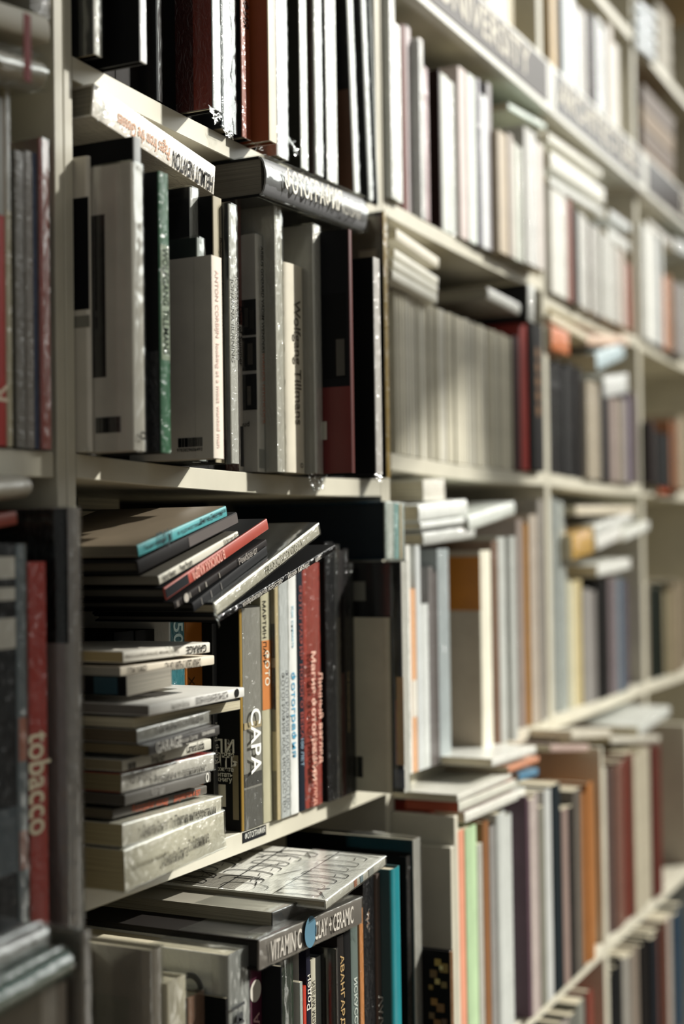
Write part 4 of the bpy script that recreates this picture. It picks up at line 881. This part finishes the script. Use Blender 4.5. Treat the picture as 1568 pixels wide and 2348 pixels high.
row([(1402, 1430, 2175, '#0e1113', 'wide black', {}), (1431, 1448, 2160, '#8f8c84', 'grey', {}), (1449, 1470, 2150, '#8b7f72', 'beige grey', {}), (1473, 1490, 2140, '#1b1613', 'blackish', {}), (1492, 1512, 2130, '#17202a', 'dark navy', {}),
     (1514, 1530, 2080, '#6b3d2e', 'brown', {}), (1532, 1546, 2060, '#a39c92', 'grey wrapped', {}), (1548, 1564, 2050, '#1d4058', 'dark blue', {})],
    zu, SEAM[3]+PT+.001, YB+.004, 'third bay bottom', g_('third', 'bottom'), 37, zcap=.635, xmax=SEAM[4]-PT-.001, split=True, ylim=-.11)

# ================================================================== BAY 4
xs = SEAM[4]+PT+.0006; xm = SEAM[5]-PT-.0006
gl4 = 'books in the farthest bay'
for i in range(4):
    y0_ = 8+i*30
    lie((1460, y0_-14), (1461, y0_+8), (1504, y0_+44), '#cdd5da', y=-.01, depth=.18, wrap=True, group=gl4, rnd=.003, label='%s of four blue-white books lying in the top right corner' % ['topmost', 'second', 'third', 'lowest'][i])
row([(1475, 1484, 510, '#d6d8d2', 'white', {}), (1485, 1494, 520, '#dcdcd4', 'bright white', {}), (1495, 1504, 525, '#d3d5d1', 'white wrapped', {}), (1505, 1518, 535, '#cfd2cf', 'silver white', {}), (1521, 1532, 620, '#c98d70', 'salmon', {}),
     (1533, 1541, 630, '#a06f3c', 'tan brown', {}), (1543, 1556, 640, '#8f8680', 'grey-mauve', {}), (1557, 1575, 640, '#b5b2ad', 'grey', {})],
    zz(4, 's1'), xs, -.004, 'farthest bay upper shelf', gl4, 41, xmax=xm, split=True)
for lt, lb, rb, col, n_ in [((1483, 500), (1484, 520), (1540, 570), '#c9c6bd', 'pale book lying on the farthest bay upper row'),
    ((1545, 545), (1546, 575), (1600, 600), '#b9bdbb', 'wrapped grey bundle-like book at the right edge'),
    ((1505, 395), (1507, 440), (1556, 470), '#e0c09a', 'cream and orange book leaning behind the farthest sign'),
    ((1512, 1105), (1512, 1132), (1562, 1130), '#c2552e', 'orange-red book lying in the farthest bay'),]:
    lie(lt, lb, rb, col, y=-.012, depth=.17, wrap=True, pb=True, group=gl4, label=n_)
row([(1490, 1500, 965, '#2a1a14', 'dark brown', {}), (1500, 1535, 985, '#10181a', 'wide black-green', dict(wrap=False)), (1540, 1552, 960, '#8a5a3a', 'tan', dict(wrap=False)), (1553, 1575, 950, '#a0927a', 'beige', dict(wrap=False))],
    zz(4, 's2'), xs, .03, 'farthest bay middle shelf', gl4, 42, xmax=xm, split=True)
row([(1478, 1490, 1330, '#a39984', 'beige', dict(wrap=False)), (1492, 1520, 1335, '#1f2b20', 'dark green', dict(wrap=False)), (1522, 1540, 1350, '#8f8468', 'tan', dict(wrap=False)), (1541, 1575, 1330, '#7d705a', 'brown-beige', dict(wrap=False))],
    zz(4, 's3'), xs, .03, 'farthest bay lower shelf', gl4, 43, xmax=xm, split=True)
row([(1556, 1590, 1745, '#77614a', 'brown', {})], zz(4, 'sd'), SEAM[4]+PT+.001, YB+.004, 'farthest bay base', gl4, 44, xmax=SEAM[5]-PT-.001)
# tan and grey boxes stacked in the top compartments
def binder(x, y0, z, w_, d_, h_, col, label):
    bm = bmesh.new(); add_box(bm, 0, w_, 0, d_, 0, h_)
    bmesh.ops.bevel(bm, geom=bm.edges, offset=.004, segments=2, affect='EDGES')
    o = bm_obj('storage_box', bm, mat(col, .6, False, 'cardboard'), None, 30, Matrix.Translation((x, y0, z))); tag(o, label, 'box', 'boxes in the farthest bay')
    bm = bmesh.new(); add_box(bm, -.001, w_+.001, -.001, d_+.001, h_-.02, h_+.001)
    bm_obj('lid', bm, mat(col, .5, False, 'cardboard'), o)
zb_ = 2.336; NM = ['lowest', 'second', 'third', 'fourth', 'fifth']
for i in range(5):
    binder(2.34+.004*i, .01, zb_, .34, .26, .050, ['#5e4830', '#6e573a', '#54402b', '#705a3c', '#4d3a27'][i], '%s tan box of the stack above the farthest sign' % NM[i]); zb_ += .0535
for i in range(4):
    binder(2.56, .02, 2.6908+.05*i, .16, .24, .048, '#8c8675', '%s grey box of the stack in the top right corner' % NM[i])

print('BOOKS', sum(1 for o in scene.objects if o.get('category')))
